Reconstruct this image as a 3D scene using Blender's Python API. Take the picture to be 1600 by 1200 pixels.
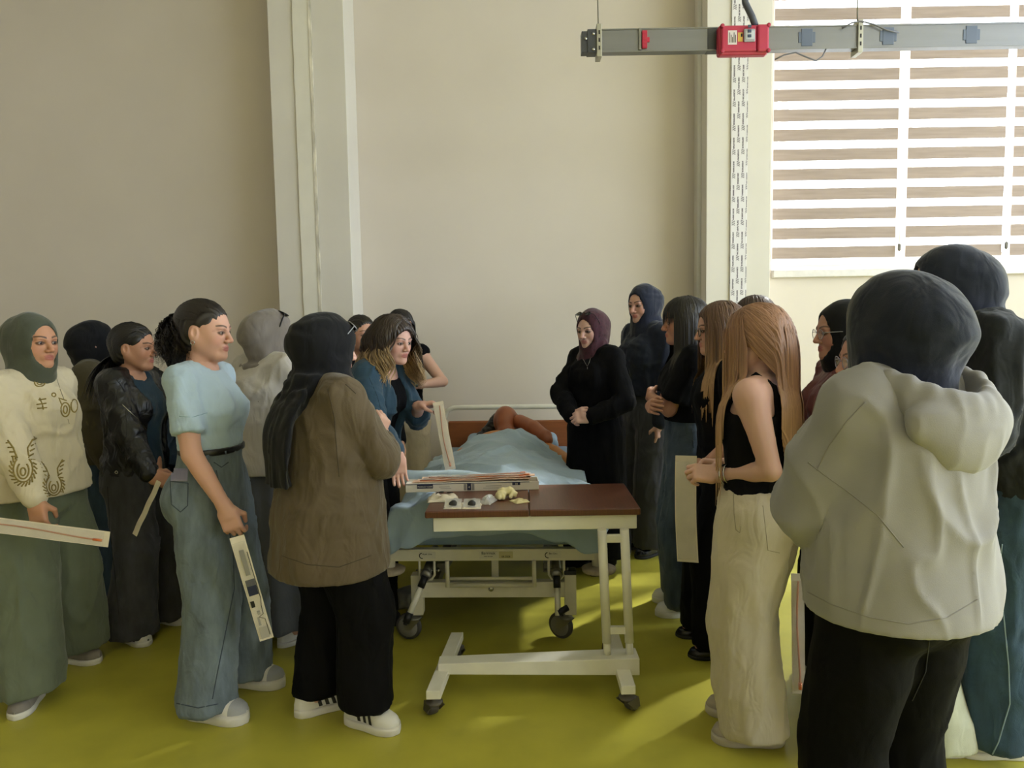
import bpy, bmesh, math, random, time
import numpy as np
from mathutils import Vector, Matrix
from mathutils.bvhtree import BVHTree

for _o in list(bpy.data.objects):
    bpy.data.objects.remove(_o)
SC = bpy.context.scene
COL = SC.collection
rad = math.radians
T0 = time.time()

# ------------------------------------------------------------------ camera
FPX, CAM_H, PITCH, ROLL = 1130.0, 1.50, 4.58, 0.95
_F = Vector((0, math.cos(rad(PITCH)), -math.sin(rad(PITCH))))
_U0 = Vector((0, math.sin(rad(PITCH)), math.cos(rad(PITCH))))
_R0 = Vector((1, 0, 0))
_R = _R0 * math.cos(rad(ROLL)) - _U0 * math.sin(rad(ROLL))
_U = _U0 * math.cos(rad(ROLL)) + _R0 * math.sin(rad(ROLL))
CAM = Vector((0, 0, CAM_H))
cam_d = bpy.data.cameras.new('camera')
cam_d.sensor_fit = 'HORIZONTAL'
cam_d.sensor_width = 36.0
cam_d.lens = 36.0 * FPX / 1600.0
cam_d.clip_start = 0.05
cam = bpy.data.objects.new('camera', cam_d)
_m = Matrix.Identity(4)
for _i in range(3):
    _m[_i][0] = _R[_i]; _m[_i][1] = _U[_i]; _m[_i][2] = -_F[_i]; _m[_i][3] = CAM[_i]
cam.matrix_world = _m
COL.objects.link(cam)
SC.camera = cam

def ray(px, py):
    return _F + _R * ((px - 800.0) / FPX) + _U * ((600.0 - py) / FPX)
def at(px, py, Y):                     # point of the place seen at that pixel, Y metres into the room
    d = ray(px, py); return CAM + d * (Y / d.y)
def gnd(px, py, z=0.0):                # same, on a horizontal plane
    d = ray(px, py); return CAM + d * ((z - CAM.z) / d.z)
def pix(p):
    v = Vector(p) - CAM
    w = v.dot(_F)
    return (800 + FPX * v.dot(_R) / w, 600 - FPX * v.dot(_U) / w)

# ------------------------------------------------------------------ daylight
SKY = 9.0
w = bpy.data.worlds.new('daylight'); SC.world = w
w.use_nodes = True
_bg = w.node_tree.nodes['Background']
_bg.inputs[0].default_value = (0.83, 0.90, 1.0, 1)
_bg.inputs[1].default_value = SKY
sun_d = bpy.data.lights.new('sun', 'SUN')
sun_d.energy = 17.5; sun_d.angle = rad(3.5); sun_d.color = (1.0, 0.97, 0.94)
sun = bpy.data.objects.new('sun', sun_d); COL.objects.link(sun)
SUN_DIR = Vector((-0.605, -0.490, -0.628)).normalized()     # travels from the back-right window into the room
sun.rotation_euler = SUN_DIR.to_track_quat('-Z', 'Y').to_euler()

WALL_Y, ROOM_L, ROOM_R, ROOM_F, CEIL = 5.7, -4.6, 5.4, -3.2, 4.5
WIN = (2.04, 5.1, 1.87, 4.3)            # back window x0, x1, z0, z1
RWIN = (-2.4, 4.6, 1.1, 4.0)            # right-hand windows y0, y1, z0, z1
def portal(name, loc, rot, sx, sy):
    d = bpy.data.lights.new(name, 'AREA'); d.shape = 'RECTANGLE'; d.size = sx; d.size_y = sy
    d.cycles.is_portal = True
    o = bpy.data.objects.new(name, d); COL.objects.link(o)
    o.location = loc; o.rotation_euler = rot
portal('window_portal_back', ((WIN[0]+WIN[1])/2, WALL_Y+0.3, (WIN[2]+WIN[3])/2), (rad(-90), 0, 0), WIN[1]-WIN[0], WIN[3]-WIN[2])
portal('window_portal_right', (ROOM_R+0.3, (RWIN[0]+RWIN[1])/2, (RWIN[2]+RWIN[3])/2), (rad(90), 0, rad(90)), RWIN[1]-RWIN[0], RWIN[3]-RWIN[2])
SC.view_settings.view_transform = 'Standard'
SC.view_settings.look = 'None'
SC.view_settings.gamma = 1.0
SC.view_settings.use_curve_mapping = False
SC.view_settings.exposure = 0.55
SC.cycles.use_denoising = True
SC.cycles.max_bounces = 8
SC.cycles.diffuse_bounces = 5
SC.cycles.sample_clamp_indirect = 8.0
# ------------------------------------------------------------------ materials
MATS = {}
def srgb(c):
    if isinstance(c, str):
        c = tuple(int(c[i:i+2], 16) / 255 for i in (0, 2, 4))
    return tuple(((v / 12.92) if v <= 0.04045 else ((v + 0.055) / 1.055) ** 2.4) for v in c[:3])
def mat(name, col, rough=0.6, metal=0.0, bump=0.0, bscale=200.0, var=0.0, vscale=8.0, sheen=0.0,
        vcol=False, sss=0.0, stretch=None, spec=0.5, alpha=1.0, trans=0.0, emit=0.0, coat=0.0, fold=0.0, fscale=(13, 13, 7)):
    """Principled material with noise colour variation, noise relief and optional vertex colour."""
    if name in MATS: return MATS[name]
    m = bpy.data.materials.new(name); m.use_nodes = True
    nt = m.node_tree; N = nt.nodes; L = nt.links
    b = N['Principled BSDF']
    c = srgb(col)
    b.inputs['Base Color'].default_value = (*c, 1)
    b.inputs['Roughness'].default_value = rough
    b.inputs['Metallic'].default_value = metal
    b.inputs['Specular IOR Level'].default_value = spec
    if sheen:
        b.inputs['Sheen Weight'].default_value = sheen
        b.inputs['Sheen Roughness'].default_value = 0.45
    if sss:
        b.inputs['Subsurface Weight'].default_value = sss
        b.inputs['Subsurface Radius'].default_value = (0.012, 0.005, 0.003)
        b.inputs['Subsurface Scale'].default_value = 0.6
    if coat: b.inputs['Coat Weight'].default_value = coat
    if alpha < 1: b.inputs['Alpha'].default_value = alpha
    if trans: b.inputs['Transmission Weight'].default_value = trans
    if emit:
        b.inputs['Emission Color'].default_value = (*c, 1); b.inputs['Emission Strength'].default_value = emit
    tc = N.new('ShaderNodeTexCoord'); src = tc.outputs['Object']
    if stretch:
        mp = N.new('ShaderNodeMapping'); mp.inputs['Scale'].default_value = stretch
        L.new(src, mp.inputs[0]); src = mp.outputs[0]
    colsock = None
    if vcol:
        at_ = N.new('ShaderNodeAttribute'); at_.attribute_name = 'Col'; colsock = at_.outputs['Color']
    if var:
        nz = N.new('ShaderNodeTexNoise'); nz.inputs['Scale'].default_value = vscale; nz.inputs['Detail'].default_value = 5
        L.new(src, nz.inputs['Vector'])
        rp = N.new('ShaderNodeMapRange')
        rp.inputs['From Min'].default_value = 0.3; rp.inputs['From Max'].default_value = 0.7
        rp.inputs['To Min'].default_value = 1 - var; rp.inputs['To Max'].default_value = 1 + var
        L.new(nz.outputs['Fac'], rp.inputs['Value'])
        mx = N.new('ShaderNodeMix'); mx.data_type = 'RGBA'; mx.blend_type = 'MULTIPLY'
        mx.inputs['Factor'].default_value = 1
        if colsock is not None: L.new(colsock, mx.inputs[6])
        else: mx.inputs[6].default_value = (*c, 1)
        L.new(rp.outputs[0], mx.inputs[7])
        colsock = mx.outputs[2]
    if colsock is not None: L.new(colsock, b.inputs['Base Color'])
    if bump:
        n2 = N.new('ShaderNodeTexNoise'); n2.inputs['Scale'].default_value = bscale; n2.inputs['Detail'].default_value = 3
        L.new(src, n2.inputs['Vector'])
        bp = N.new('ShaderNodeBump'); bp.inputs['Strength'].default_value = bump; bp.inputs['Distance'].default_value = 0.002
        L.new(n2.outputs['Fac'], bp.inputs['Height']); L.new(bp.outputs[0], b.inputs['Normal'])
        if fold:
            mp2 = N.new('ShaderNodeMapping'); mp2.inputs['Scale'].default_value = fscale; L.new(tc.outputs['Object'], mp2.inputs[0])
            n3 = N.new('ShaderNodeTexNoise'); n3.inputs['Scale'].default_value = 1.0; n3.inputs['Detail'].default_value = 2.0; n3.inputs['Distortion'].default_value = 0.9
            L.new(mp2.outputs[0], n3.inputs['Vector'])
            b2 = N.new('ShaderNodeBump'); b2.inputs['Strength'].default_value = fold; b2.inputs['Distance'].default_value = 0.022
            L.new(n3.outputs['Fac'], b2.inputs['Height']); L.new(bp.outputs[0], b2.inputs['Normal']); L.new(b2.outputs[0], b.inputs['Normal'])
    MATS[name] = m
    return m
def cloth(name, col, var=0.10, rough=0.85, sheen=0.15, bump=0.25, bscale=420, vscale=9, fold=.45, spec=.25, **k):
    return mat('cloth_' + name, col, fold=fold, rough=rough, var=var, vscale=vscale, sheen=sheen, bump=bump, bscale=bscale, spec=spec, **k)
def denim(name, col):
    return mat('denim_' + name, col, rough=0.9, var=0.22, vscale=26, bump=0.5, bscale=520, sheen=0.1, spec=0.2, stretch=(1, 1, 0.35), fold=.5, fscale=(14, 14, 10))

# ------------------------------------------------------------------ mesh helpers
def new_obj(name, me, m=None, parent=None, loc=None):
    o = bpy.data.objects.new(name, me); COL.objects.link(o)
    if m is not None and me is not None:
        if isinstance(m, (list, tuple)):
            for q in m: me.materials.append(q)
        else: me.materials.append(m)
    if parent is not None: o.parent = parent
    if loc is not None: o.location = loc
    return o
def tag(o, label=None, cat=None, group=None, kind=None):
    if label: o['label'] = label
    if cat: o['category'] = cat
    if group: o['group'] = group
    if kind: o['kind'] = kind
    return o
def empty(name, loc=(0, 0, 0), rz=0.0):
    o = bpy.data.objects.new(name, None); COL.objects.link(o)
    o.empty_display_size = 0.1; o.location = loc; o.rotation_euler = (0, 0, rz)
    return o
def mesh_np(name, V, Fq, smooth=True, cols=None):
    """mesh from numpy vertices (n,3) and faces (m,k)."""
    V = np.asarray(V, np.float32); Fq = np.asarray(Fq, np.int32)
    me = bpy.data.meshes.new(name)
    n, k = Fq.shape
    me.vertices.add(len(V)); me.vertices.foreach_set('co', V.ravel())
    me.loops.add(n * k); me.loops.foreach_set('vertex_index', Fq.ravel())
    me.polygons.add(n)
    me.polygons.foreach_set('loop_start', np.arange(0, n * k, k, dtype=np.int32))
    me.polygons.foreach_set('loop_total', np.full(n, k, np.int32))
    me.polygons.foreach_set('use_smooth', np.full(n, smooth, bool))
    me.update(calc_edges=True)
    if cols is not None:
        a = me.color_attributes.new('Col', 'FLOAT_COLOR', 'POINT')
        c4 = np.ones((len(V), 4), np.float32); c4[:, :3] = cols
        a.data.foreach_set('color', c4.ravel())
    return me
class MB:
    """collects simple solids into one mesh"""
    def __init__(s): s.v = []; s.f = []; s.sm = []
    def _add(s, vs, fs, smooth=False):
        b = len(s.v); s.v += [tuple(v) for v in vs]
        for f in fs: s.f.append(tuple(b + i for i in f)); s.sm.append(smooth)
        return s
    def box(s, lo, hi, M=None):
        x0, y0, z0 = lo; x1, y1, z1 = hi
        vs = [Vector(p) for p in ((x0,y0,z0),(x1,y0,z0),(x1,y1,z0),(x0,y1,z0),(x0,y0,z1),(x1,y0,z1),(x1,y1,z1),(x0,y1,z1))]
        if M is not None: vs = [M @ v for v in vs]
        return s._add(vs, ((3,2,1,0),(4,5,6,7),(0,1,5,4),(1,2,6,5),(2,3,7,6),(3,0,4,7)))
    def hexa(s, vs):
        return s._add(vs, ((3,2,1,0),(4,5,6,7),(0,1,5,4),(1,2,6,5),(2,3,7,6),(3,0,4,7)))
    def tube(s, pts, r, n=10, cap=True, closed=False):
        pts = [Vector(p) for p in pts]; k = len(pts)
        rs = [r] * k if not isinstance(r, (list, tuple)) else r
        vs = []; fs = []
        prev = None
        for i, p in enumerate(pts):
            if closed: t = (pts[(i + 1) % k] - pts[i - 1])
            else: t = (pts[min(i + 1, k - 1)] - pts[max(i - 1, 0)])
            t.normalize()
            if prev is None:
                a = Vector((0, 0, 1)) if abs(t.z) < 0.9 else Vector((1, 0, 0))
                u = t.cross(a).normalized()
            else:
                u = (prev - t * prev.dot(t)).normalized()
            prev = u; v = t.cross(u)
            for j in range(n):
                a = 2 * math.pi * j / n
                vs.append(p + (u * math.cos(a) + v * math.sin(a)) * rs[i])
        m = k if closed else k - 1
        for i in range(m):
            for j in range(n):
                i2 = (i + 1) % k
                fs.append((i*n+j, i*n+(j+1) % n, i2*n+(j+1) % n, i2*n+j))
        s._add(vs, fs, True)
        if cap and not closed:
            b = len(s.v) - len(vs)
            s.f.append(tuple(b + j for j in reversed(range(n)))); s.sm.append(False)
            s.f.append(tuple(b + (k-1)*n + j for j in range(n))); s.sm.append(False)
        return s
    def cyl(s, a, b, r, n=16, r2=None):
        return s.tube([a, b], [r, r if r2 is None else r2], n)
    def lathe(s, c, ax, prof, n=20):
        """prof: (along axis, radius) pairs"""
        c = Vector(c); ax = Vector(ax).normalized()
        a = Vector((0,0,1)) if abs(ax.z) < 0.9 else Vector((1,0,0))
        u = ax.cross(a).normalized(); v = ax.cross(u)
        vs = []; fs = []
        for h, r in prof:
            for j in range(n):
                t = 2 * math.pi * j / n
                vs.append(c + ax * h + (u * math.cos(t) + v * math.sin(t)) * max(r, 1e-4))
        for i in range(len(prof) - 1):
            for j in range(n):
                fs.append((i*n+j, i*n+(j+1) % n, (i+1)*n+(j+1) % n, (i+1)*n+j))
        fs.append(tuple(reversed(range(n)))); fs.append(tuple((len(prof)-1)*n + j for j in range(n)))
        return s._add(vs, fs, True)
    def build(s, name, m=None, parent=None, bevel=0.0, seg=2):
        me = bpy.data.meshes.new(name)
        me.from_pydata([tuple(v) for v in s.v], [], s.f)
        me.polygons.foreach_set('use_smooth', s.sm)
        bm = bmesh.new(); bm.from_mesh(me)
        bmesh.ops.recalc_face_normals(bm, faces=bm.faces)
        if bevel:
            es = [e for e in bm.edges if len(e.link_faces) == 2 and e.calc_face_angle() > 0.6]
            bmesh.ops.bevel(bm, geom=es, offset=bevel, segments=seg, affect='EDGES', profile=0.5)
        bm.to_mesh(me); bm.free(); me.update()
        return new_obj(name, me, m, parent)

# ------------------------------------------------------------------ noise (vectorised value noise)
def _hash(i, j, k, seed):
    h = (i * 374761393 + j * 668265263 + k * 2147483647 + seed * 1274126177) & 0xffffffff
    h = ((h ^ (h >> 13)) * 1274126177) & 0xffffffff
    return ((h ^ (h >> 16)) & 0xffff) / 65535.0
def vnoise(P, seed=0):
    P = np.asarray(P, np.float64)
    f = np.floor(P).astype(np.int64); t = P - f; t = t * t * (3 - 2 * t)
    out = np.zeros(len(P))
    for dx in (0, 1):
        wx = t[:, 0] if dx else 1 - t[:, 0]
        for dy in (0, 1):
            wy = t[:, 1] if dy else 1 - t[:, 1]
            for dz in (0, 1):
                wz = t[:, 2] if dz else 1 - t[:, 2]
                out += wx * wy * wz * _hash(f[:, 0] + dx, f[:, 1] + dy, f[:, 2] + dz, seed)
    return out * 2 - 1
def normals_np(V, Fq):
    a = V[Fq[:, 2]] - V[Fq[:, 0]]; b = V[Fq[:, 3]] - V[Fq[:, 1]]
    n = np.cross(a, b); N = np.zeros((len(V), 3))
    for q in range(3):
        N[:, q] = np.bincount(Fq.ravel(), np.repeat(n[:, q], 4), len(V))
    return N / (np.linalg.norm(N, axis=1, keepdims=True) + 1e-12)

# ------------------------------------------------------------------ volumes: smooth solids on a graded grid
def _axis(lo, hi, h, fine):
    out = [lo]
    while out[-1] < hi:
        x = out[-1]; st = h
        for a, b, hf in fine:
            if a - h < x < b and hf < st: st = hf
        out.append(x + st)
    return np.array(out, np.float32)
class Frame:
    """local frame: o origin, R columns are axes"""
    def __init__(s, o, R): s.o = np.asarray(o, float); s.R = np.asarray(R, float)
    def p(s, q): return s.o + s.R @ np.asarray(q, float)
    def v(s, q): return s.R @ np.asarray(q, float)
    def inv(s, P): return (np.asarray(P, float) - s.o) @ s.R
ID = Frame((0, 0, 0), np.eye(3))
class Vol:
    def __init__(s, lo, hi, h, fine=()):
        s.ax = [_axis(lo[i], hi[i], h, [(f[0][i], f[1][i], f[2]) for f in fine]) for i in range(3)]
        s.h = h
        s.d = np.full([len(a) for a in s.ax], 1.0, np.float32)
    def sub(s, c, r):
        sl = []
        for i in range(3):
            a = max(int(np.searchsorted(s.ax[i], c[i] - r[i])) - 1, 0)
            b = min(int(np.searchsorted(s.ax[i], c[i] + r[i])) + 1, len(s.ax[i]))
            if b <= a: return None
            sl.append(slice(a, b))
        return tuple(sl)
    def pts(s, sl, fr):
        X = s.ax[0][sl[0]][:, None, None] - np.float32(fr.o[0])
        Y = s.ax[1][sl[1]][None, :, None] - np.float32(fr.o[1])
        Z = s.ax[2][sl[2]][None, None, :] - np.float32(fr.o[2])
        R = fr.R.astype(np.float32)
        return [X * R[0, i] + Y * R[1, i] + Z * R[2, i] for i in range(3)]
    def _op(s, fn, c, r, k, fr, cut):
        C = fr.p(c); m = max(k, 2.5 * s.h) + 0.002
        if np.isscalar(r): rr = np.full(3, r)
        else: rr = np.abs(fr.R) @ np.asarray(r, float)
        sl = s.sub(C, rr + m)
        if sl is None: return
        d = fn(*s.pts(sl, fr)).astype(np.float32); a = s.d[sl]
        if cut: a, d = -a, d
        if k <= 0: o = np.minimum(a, d)
        else:
            h = np.clip(0.5 + 0.5 * (d - a) / k, 0, 1); o = d + (a - d) * h - k * h * (1 - h)
        s.d[sl] = -o if cut else o
    def ell(s, c, r, k=0.0, fr=ID, cut=False):
        r = np.full(3, r, float) if np.isscalar(r) else np.asarray(r, float)
        def fn(x, y, z):
            x = x - c[0]; y = y - c[1]; z = z - c[2]
            k0 = np.sqrt((x/r[0])**2 + (y/r[1])**2 + (z/r[2])**2)
            k1 = np.sqrt((x/r[0]**2)**2 + (y/r[1]**2)**2 + (z/r[2]**2)**2) + 1e-6
            return k0 * (k0 - 1) / k1
        s._op(fn, c, r, k, fr, cut); return s
    def rc(s, a, b, ra, rb, k=0.0, fr=ID, cut=False, w=None, ws=1.0, flat=False):
        """tapered capsule; w, ws: direction in which the section is ws times wider"""
        a = np.asarray(a, float); b = np.asarray(b, float); ab = b - a; L2 = max(float(ab @ ab), 1e-9)
        if w is not None: w = np.asarray(w, float) / np.linalg.norm(w)
        def fn(x, y, z):
            X0, Y0, Z0 = x, y, z
            x = x - a[0]; y = y - a[1]; z = z - a[2]
            t = np.clip((x*ab[0] + y*ab[1] + z*ab[2]) / L2, 0, 1)
            x = x - t*ab[0]; y = y - t*ab[1]; z = z - t*ab[2]
            if w is not None:
                q = (x*w[0] + y*w[1] + z*w[2]) * (1 - 1/ws)
                x = x - q*w[0]; y = y - q*w[1]; z = z - q*w[2]
            d = np.sqrt(x*x + y*y + z*z) - (ra + (rb - ra) * t)
            if flat: d = np.maximum(d, ((X0 - b[0])*ab[0] + (Y0 - b[1])*ab[1] + (Z0 - b[2])*ab[2]) / math.sqrt(L2))
            return d
        m = max(ra, rb) * max(ws, 1)
        s._op(fn, (a + b) / 2, np.abs(ab) / 2 + m, k, fr, cut); return s
    def chain(s, pts, rs, k=0.0, kj=0.0, fr=ID, **kw):
        for i in range(len(pts) - 1):
            s.rc(pts[i], pts[i+1], rs[i], rs[i+1], k if i == 0 else kj, fr, **kw)
        return s
    def loft(s, secs, k=0.0, fr=ID, cut=False, pleat=None, sup=2.0, round_=0.0):
        """secs: (z, rx, ry, cy[, cx]); stack of ellipses along the frame's z"""
        S = np.array([(q + (0,) * (5 - len(q))) for q in secs], float); S = S[np.argsort(S[:, 0])]
        zz = np.linspace(S[0, 0], S[-1, 0], 60)
        def cub(col):                      # monotone-ish cubic resample
            x, y = S[:, 0], S[:, col]
            m = np.gradient(y, x) if len(x) > 1 else np.zeros(1)
            i = np.clip(np.searchsorted(x, zz) - 1, 0, len(x) - 2)
            h = x[i+1] - x[i]; t = (zz - x[i]) / h
            return ((2*t**3 - 3*t**2 + 1)*y[i] + (t**3 - 2*t**2 + t)*h*m[i] + (-2*t**3 + 3*t**2)*y[i+1] + (t**3 - t**2)*h*m[i+1])
        tab = [cub(c) for c in range(1, 5)]
        z0, z1 = S[0, 0], S[-1, 0]
        def fn(x, y, z):
            full = np.broadcast_to(z, np.broadcast(x, y, z).shape)
            u = np.clip((full - z0) / (z1 - z0) * 59, 0, 58.999); i = u.astype(np.int32); t = (u - i).astype(np.float32)
            g = lambda c: (tab[c][i] * (1 - t) + tab[c][i+1] * t).astype(np.float32)
            rx = np.maximum(g(0), 1e-3); ry = np.maximum(g(1), 1e-3); X = x - g(3); Y = y - g(2)
            if sup == 2.0: q = np.sqrt((X/rx)**2 + (Y/ry)**2)
            else: q = (np.abs(X/rx)**sup + np.abs(Y/ry)**sup) ** (1/sup)
            mr = np.minimum(rx, ry)
            d = (q - 1) * mr
            if pleat:
                n_, a0, a1, ph = pleat
                th = np.arctan2(Y, X); f = np.clip((z1 - full) / (z1 - z0), 0, 1)
                d = d - (a0 + (a1 - a0) * f) * np.sin(n_ * th + ph + 2.2 * np.sin(2 * th + ph))
            e = np.maximum(z0 - full, full - z1)
            if round_ > 0:
                dd = d + round_; ee = e + round_
                return np.minimum(np.maximum(dd, ee), 0) + np.sqrt(np.maximum(dd, 0)**2 + np.maximum(ee, 0)**2) - round_
            return np.maximum(d, e)
        mx = S[:, 1].max() + np.abs(S[:, 4]).max() + 0.03; my = S[:, 2].max() + np.abs(S[:, 3]).max() + 0.03
        s._op(fn, (0, 0, (z0 + z1)/2), (mx, my, (z1 - z0)/2), k, fr, cut); return s
    def box(s, c, r, k=0.0, fr=ID, cut=False, rnd=0.0):
        def fn(x, y, z):
            x = np.abs(x - c[0]) - r[0] + rnd; y = np.abs(y - c[1]) - r[1] + rnd; z = np.abs(z - c[2]) - r[2] + rnd
            o = np.sqrt(np.maximum(x, 0)**2 + np.maximum(y, 0)**2 + np.maximum(z, 0)**2)
            return o + np.minimum(np.maximum(np.maximum(x, y), z), 0) - rnd
        s._op(fn, c, r, k, fr, cut); return s
    def fn(s, f, c, r, k=0.0, fr=ID, cut=False):
        s._op(f, c, r, k, fr, cut); return s
    def extract(s):
        d = s.d; sg = d < 0
        n = np.zeros([q - 1 for q in d.shape], np.uint8)
        S8 = sg.view(np.uint8)
        for a in (slice(None, -1), slice(1, None)):
            for b in (slice(None, -1), slice(1, None)):
                for c in (slice(None, -1), slice(1, None)):
                    n += S8[a, b, c]
        act = (n > 0) & (n < 8)
        I = np.argwhere(act)
        ids = np.full(n.shape, -1, np.int32); ids[act] = np.arange(len(I))
        co = [(a, b, c) for a in (0, 1) for b in (0, 1) for c in (0, 1)]
        val = np.stack([d[I[:, 0]+a, I[:, 1]+b, I[:, 2]+c] for a, b, c in co], 1)
        acc = np.zeros((len(I), 3)); cnt = np.zeros(len(I))
        for i in range(8):
            for j in range(i + 1, 8):
                df = [abs(co[i][q] - co[j][q]) for q in range(3)]
                if sum(df) != 1: continue
                m = (val[:, i] < 0) != (val[:, j] < 0)
                t = val[m, i] / (val[m, i] - val[m, j])
                pa = np.array(co[i], float); pb = np.array(co[j], float)
                acc[m] += pa + t[:, None] * (pb - pa); cnt[m] += 1
        fr = acc / cnt[:, None]
        V = np.stack([s.ax[q][I[:, q]] + fr[:, q] * (s.ax[q][I[:, q]+1] - s.ax[q][I[:, q]]) for q in range(3)], 1)
        Fs = []
        for axn in range(3):
            o1, o2 = (axn + 1) % 3, (axn + 2) % 3
            sa = [slice(1, -1)] * 3; sb = [slice(1, -1)] * 3
            sa[axn] = slice(None, -1); sb[axn] = slice(1, None)
            A = sg[tuple(sa)]; B = sg[tuple(sb)]
            E = np.argwhere(A != B)
            if not len(E): continue
            flip = A[E[:, 0], E[:, 1], E[:, 2]]
            E = E + np.array([0 if q == axn else 1 for q in range(3)])
            def cell(u, v):
                q = E.copy(); q[:, o1] += u; q[:, o2] += v
                return ids[q[:, 0], q[:, 1], q[:, 2]]
            quad = np.stack([cell(-1, -1), cell(0, -1), cell(0, 0), cell(-1, 0)], 1)
            quad[~flip] = quad[~flip][:, ::-1]
            Fs.append(quad)
        F_ = np.concatenate(Fs)
        F_ = F_[(F_ >= 0).all(1)]
        return V, F_
def relax(V, Fq, it=1, lam=0.5):
    n = len(V); c = np.bincount(Fq.ravel(), None, n) * 2.0
    for _ in range(it):
        S = V[np.roll(Fq, 1, 1)] + V[np.roll(Fq, -1, 1)]
        A = np.stack([np.bincount(Fq.ravel(), S[:, :, q].ravel(), n) for q in range(3)], 1)
        V = V + lam * (A / np.maximum(c, 1)[:, None] - V)
    return V
# ------------------------------------------------------------------ people
def unit(v): v = np.asarray(v, float); return v / (np.linalg.norm(v) + 1e-12)
def rotz(a): c, s_ = math.cos(a), math.sin(a); return np.array([[c, -s_, 0], [s_, c, 0], [0, 0, 1.0]])
def rotx(a): c, s_ = math.cos(a), math.sin(a); return np.array([[1, 0, 0], [0, c, -s_], [0, s_, c]])
def roty(a): c, s_ = math.cos(a), math.sin(a); return np.array([[c, 0, s_], [0, 1, 0], [-s_, 0, c]])
def ik(a, b, l1, l2, pole):
    a = np.asarray(a, float); b = np.asarray(b, float); d = b - a; L = np.linalg.norm(d)
    if L > (l1 + l2) * 0.998:
        b = a + d / L * (l1 + l2) * 0.998; d = b - a; L = np.linalg.norm(d)
    u = d / L; t = (l1*l1 - l2*l2 + L*L) / (2 * L); h = math.sqrt(max(l1*l1 - t*t, 0))
    p = np.asarray(pole, float); p = unit(p - u * (p @ u))
    return a + u * t + p * h, b
POSES = {'relax': (22, 32, 22, 0.5), 'grip': (52, 72, 40, 0.75), 'flat': (6, 8, 6, 0.15), 'fist': (72, 88, 55, 0.95), 'pinch': (40, 50, 30, 0.9)}
TORSO = [(0.78, .160, .105, -.012), (0.87, .172, .118, -.014), (0.95, .158, .106, -.006), (1.03, .128, .090, .004),
         (1.12, .130, .094, .006), (1.22, .138, .104, .008), (1.29, .138, .094, .000), (1.345, .116, .074, -.010), (1.385, .072, .056, -.014)]
def torso_at(z):
    T = np.array(TORSO); return [np.interp(z, T[:, 0], T[:, c]) for c in (1, 2, 3)]
STAT = []
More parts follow.
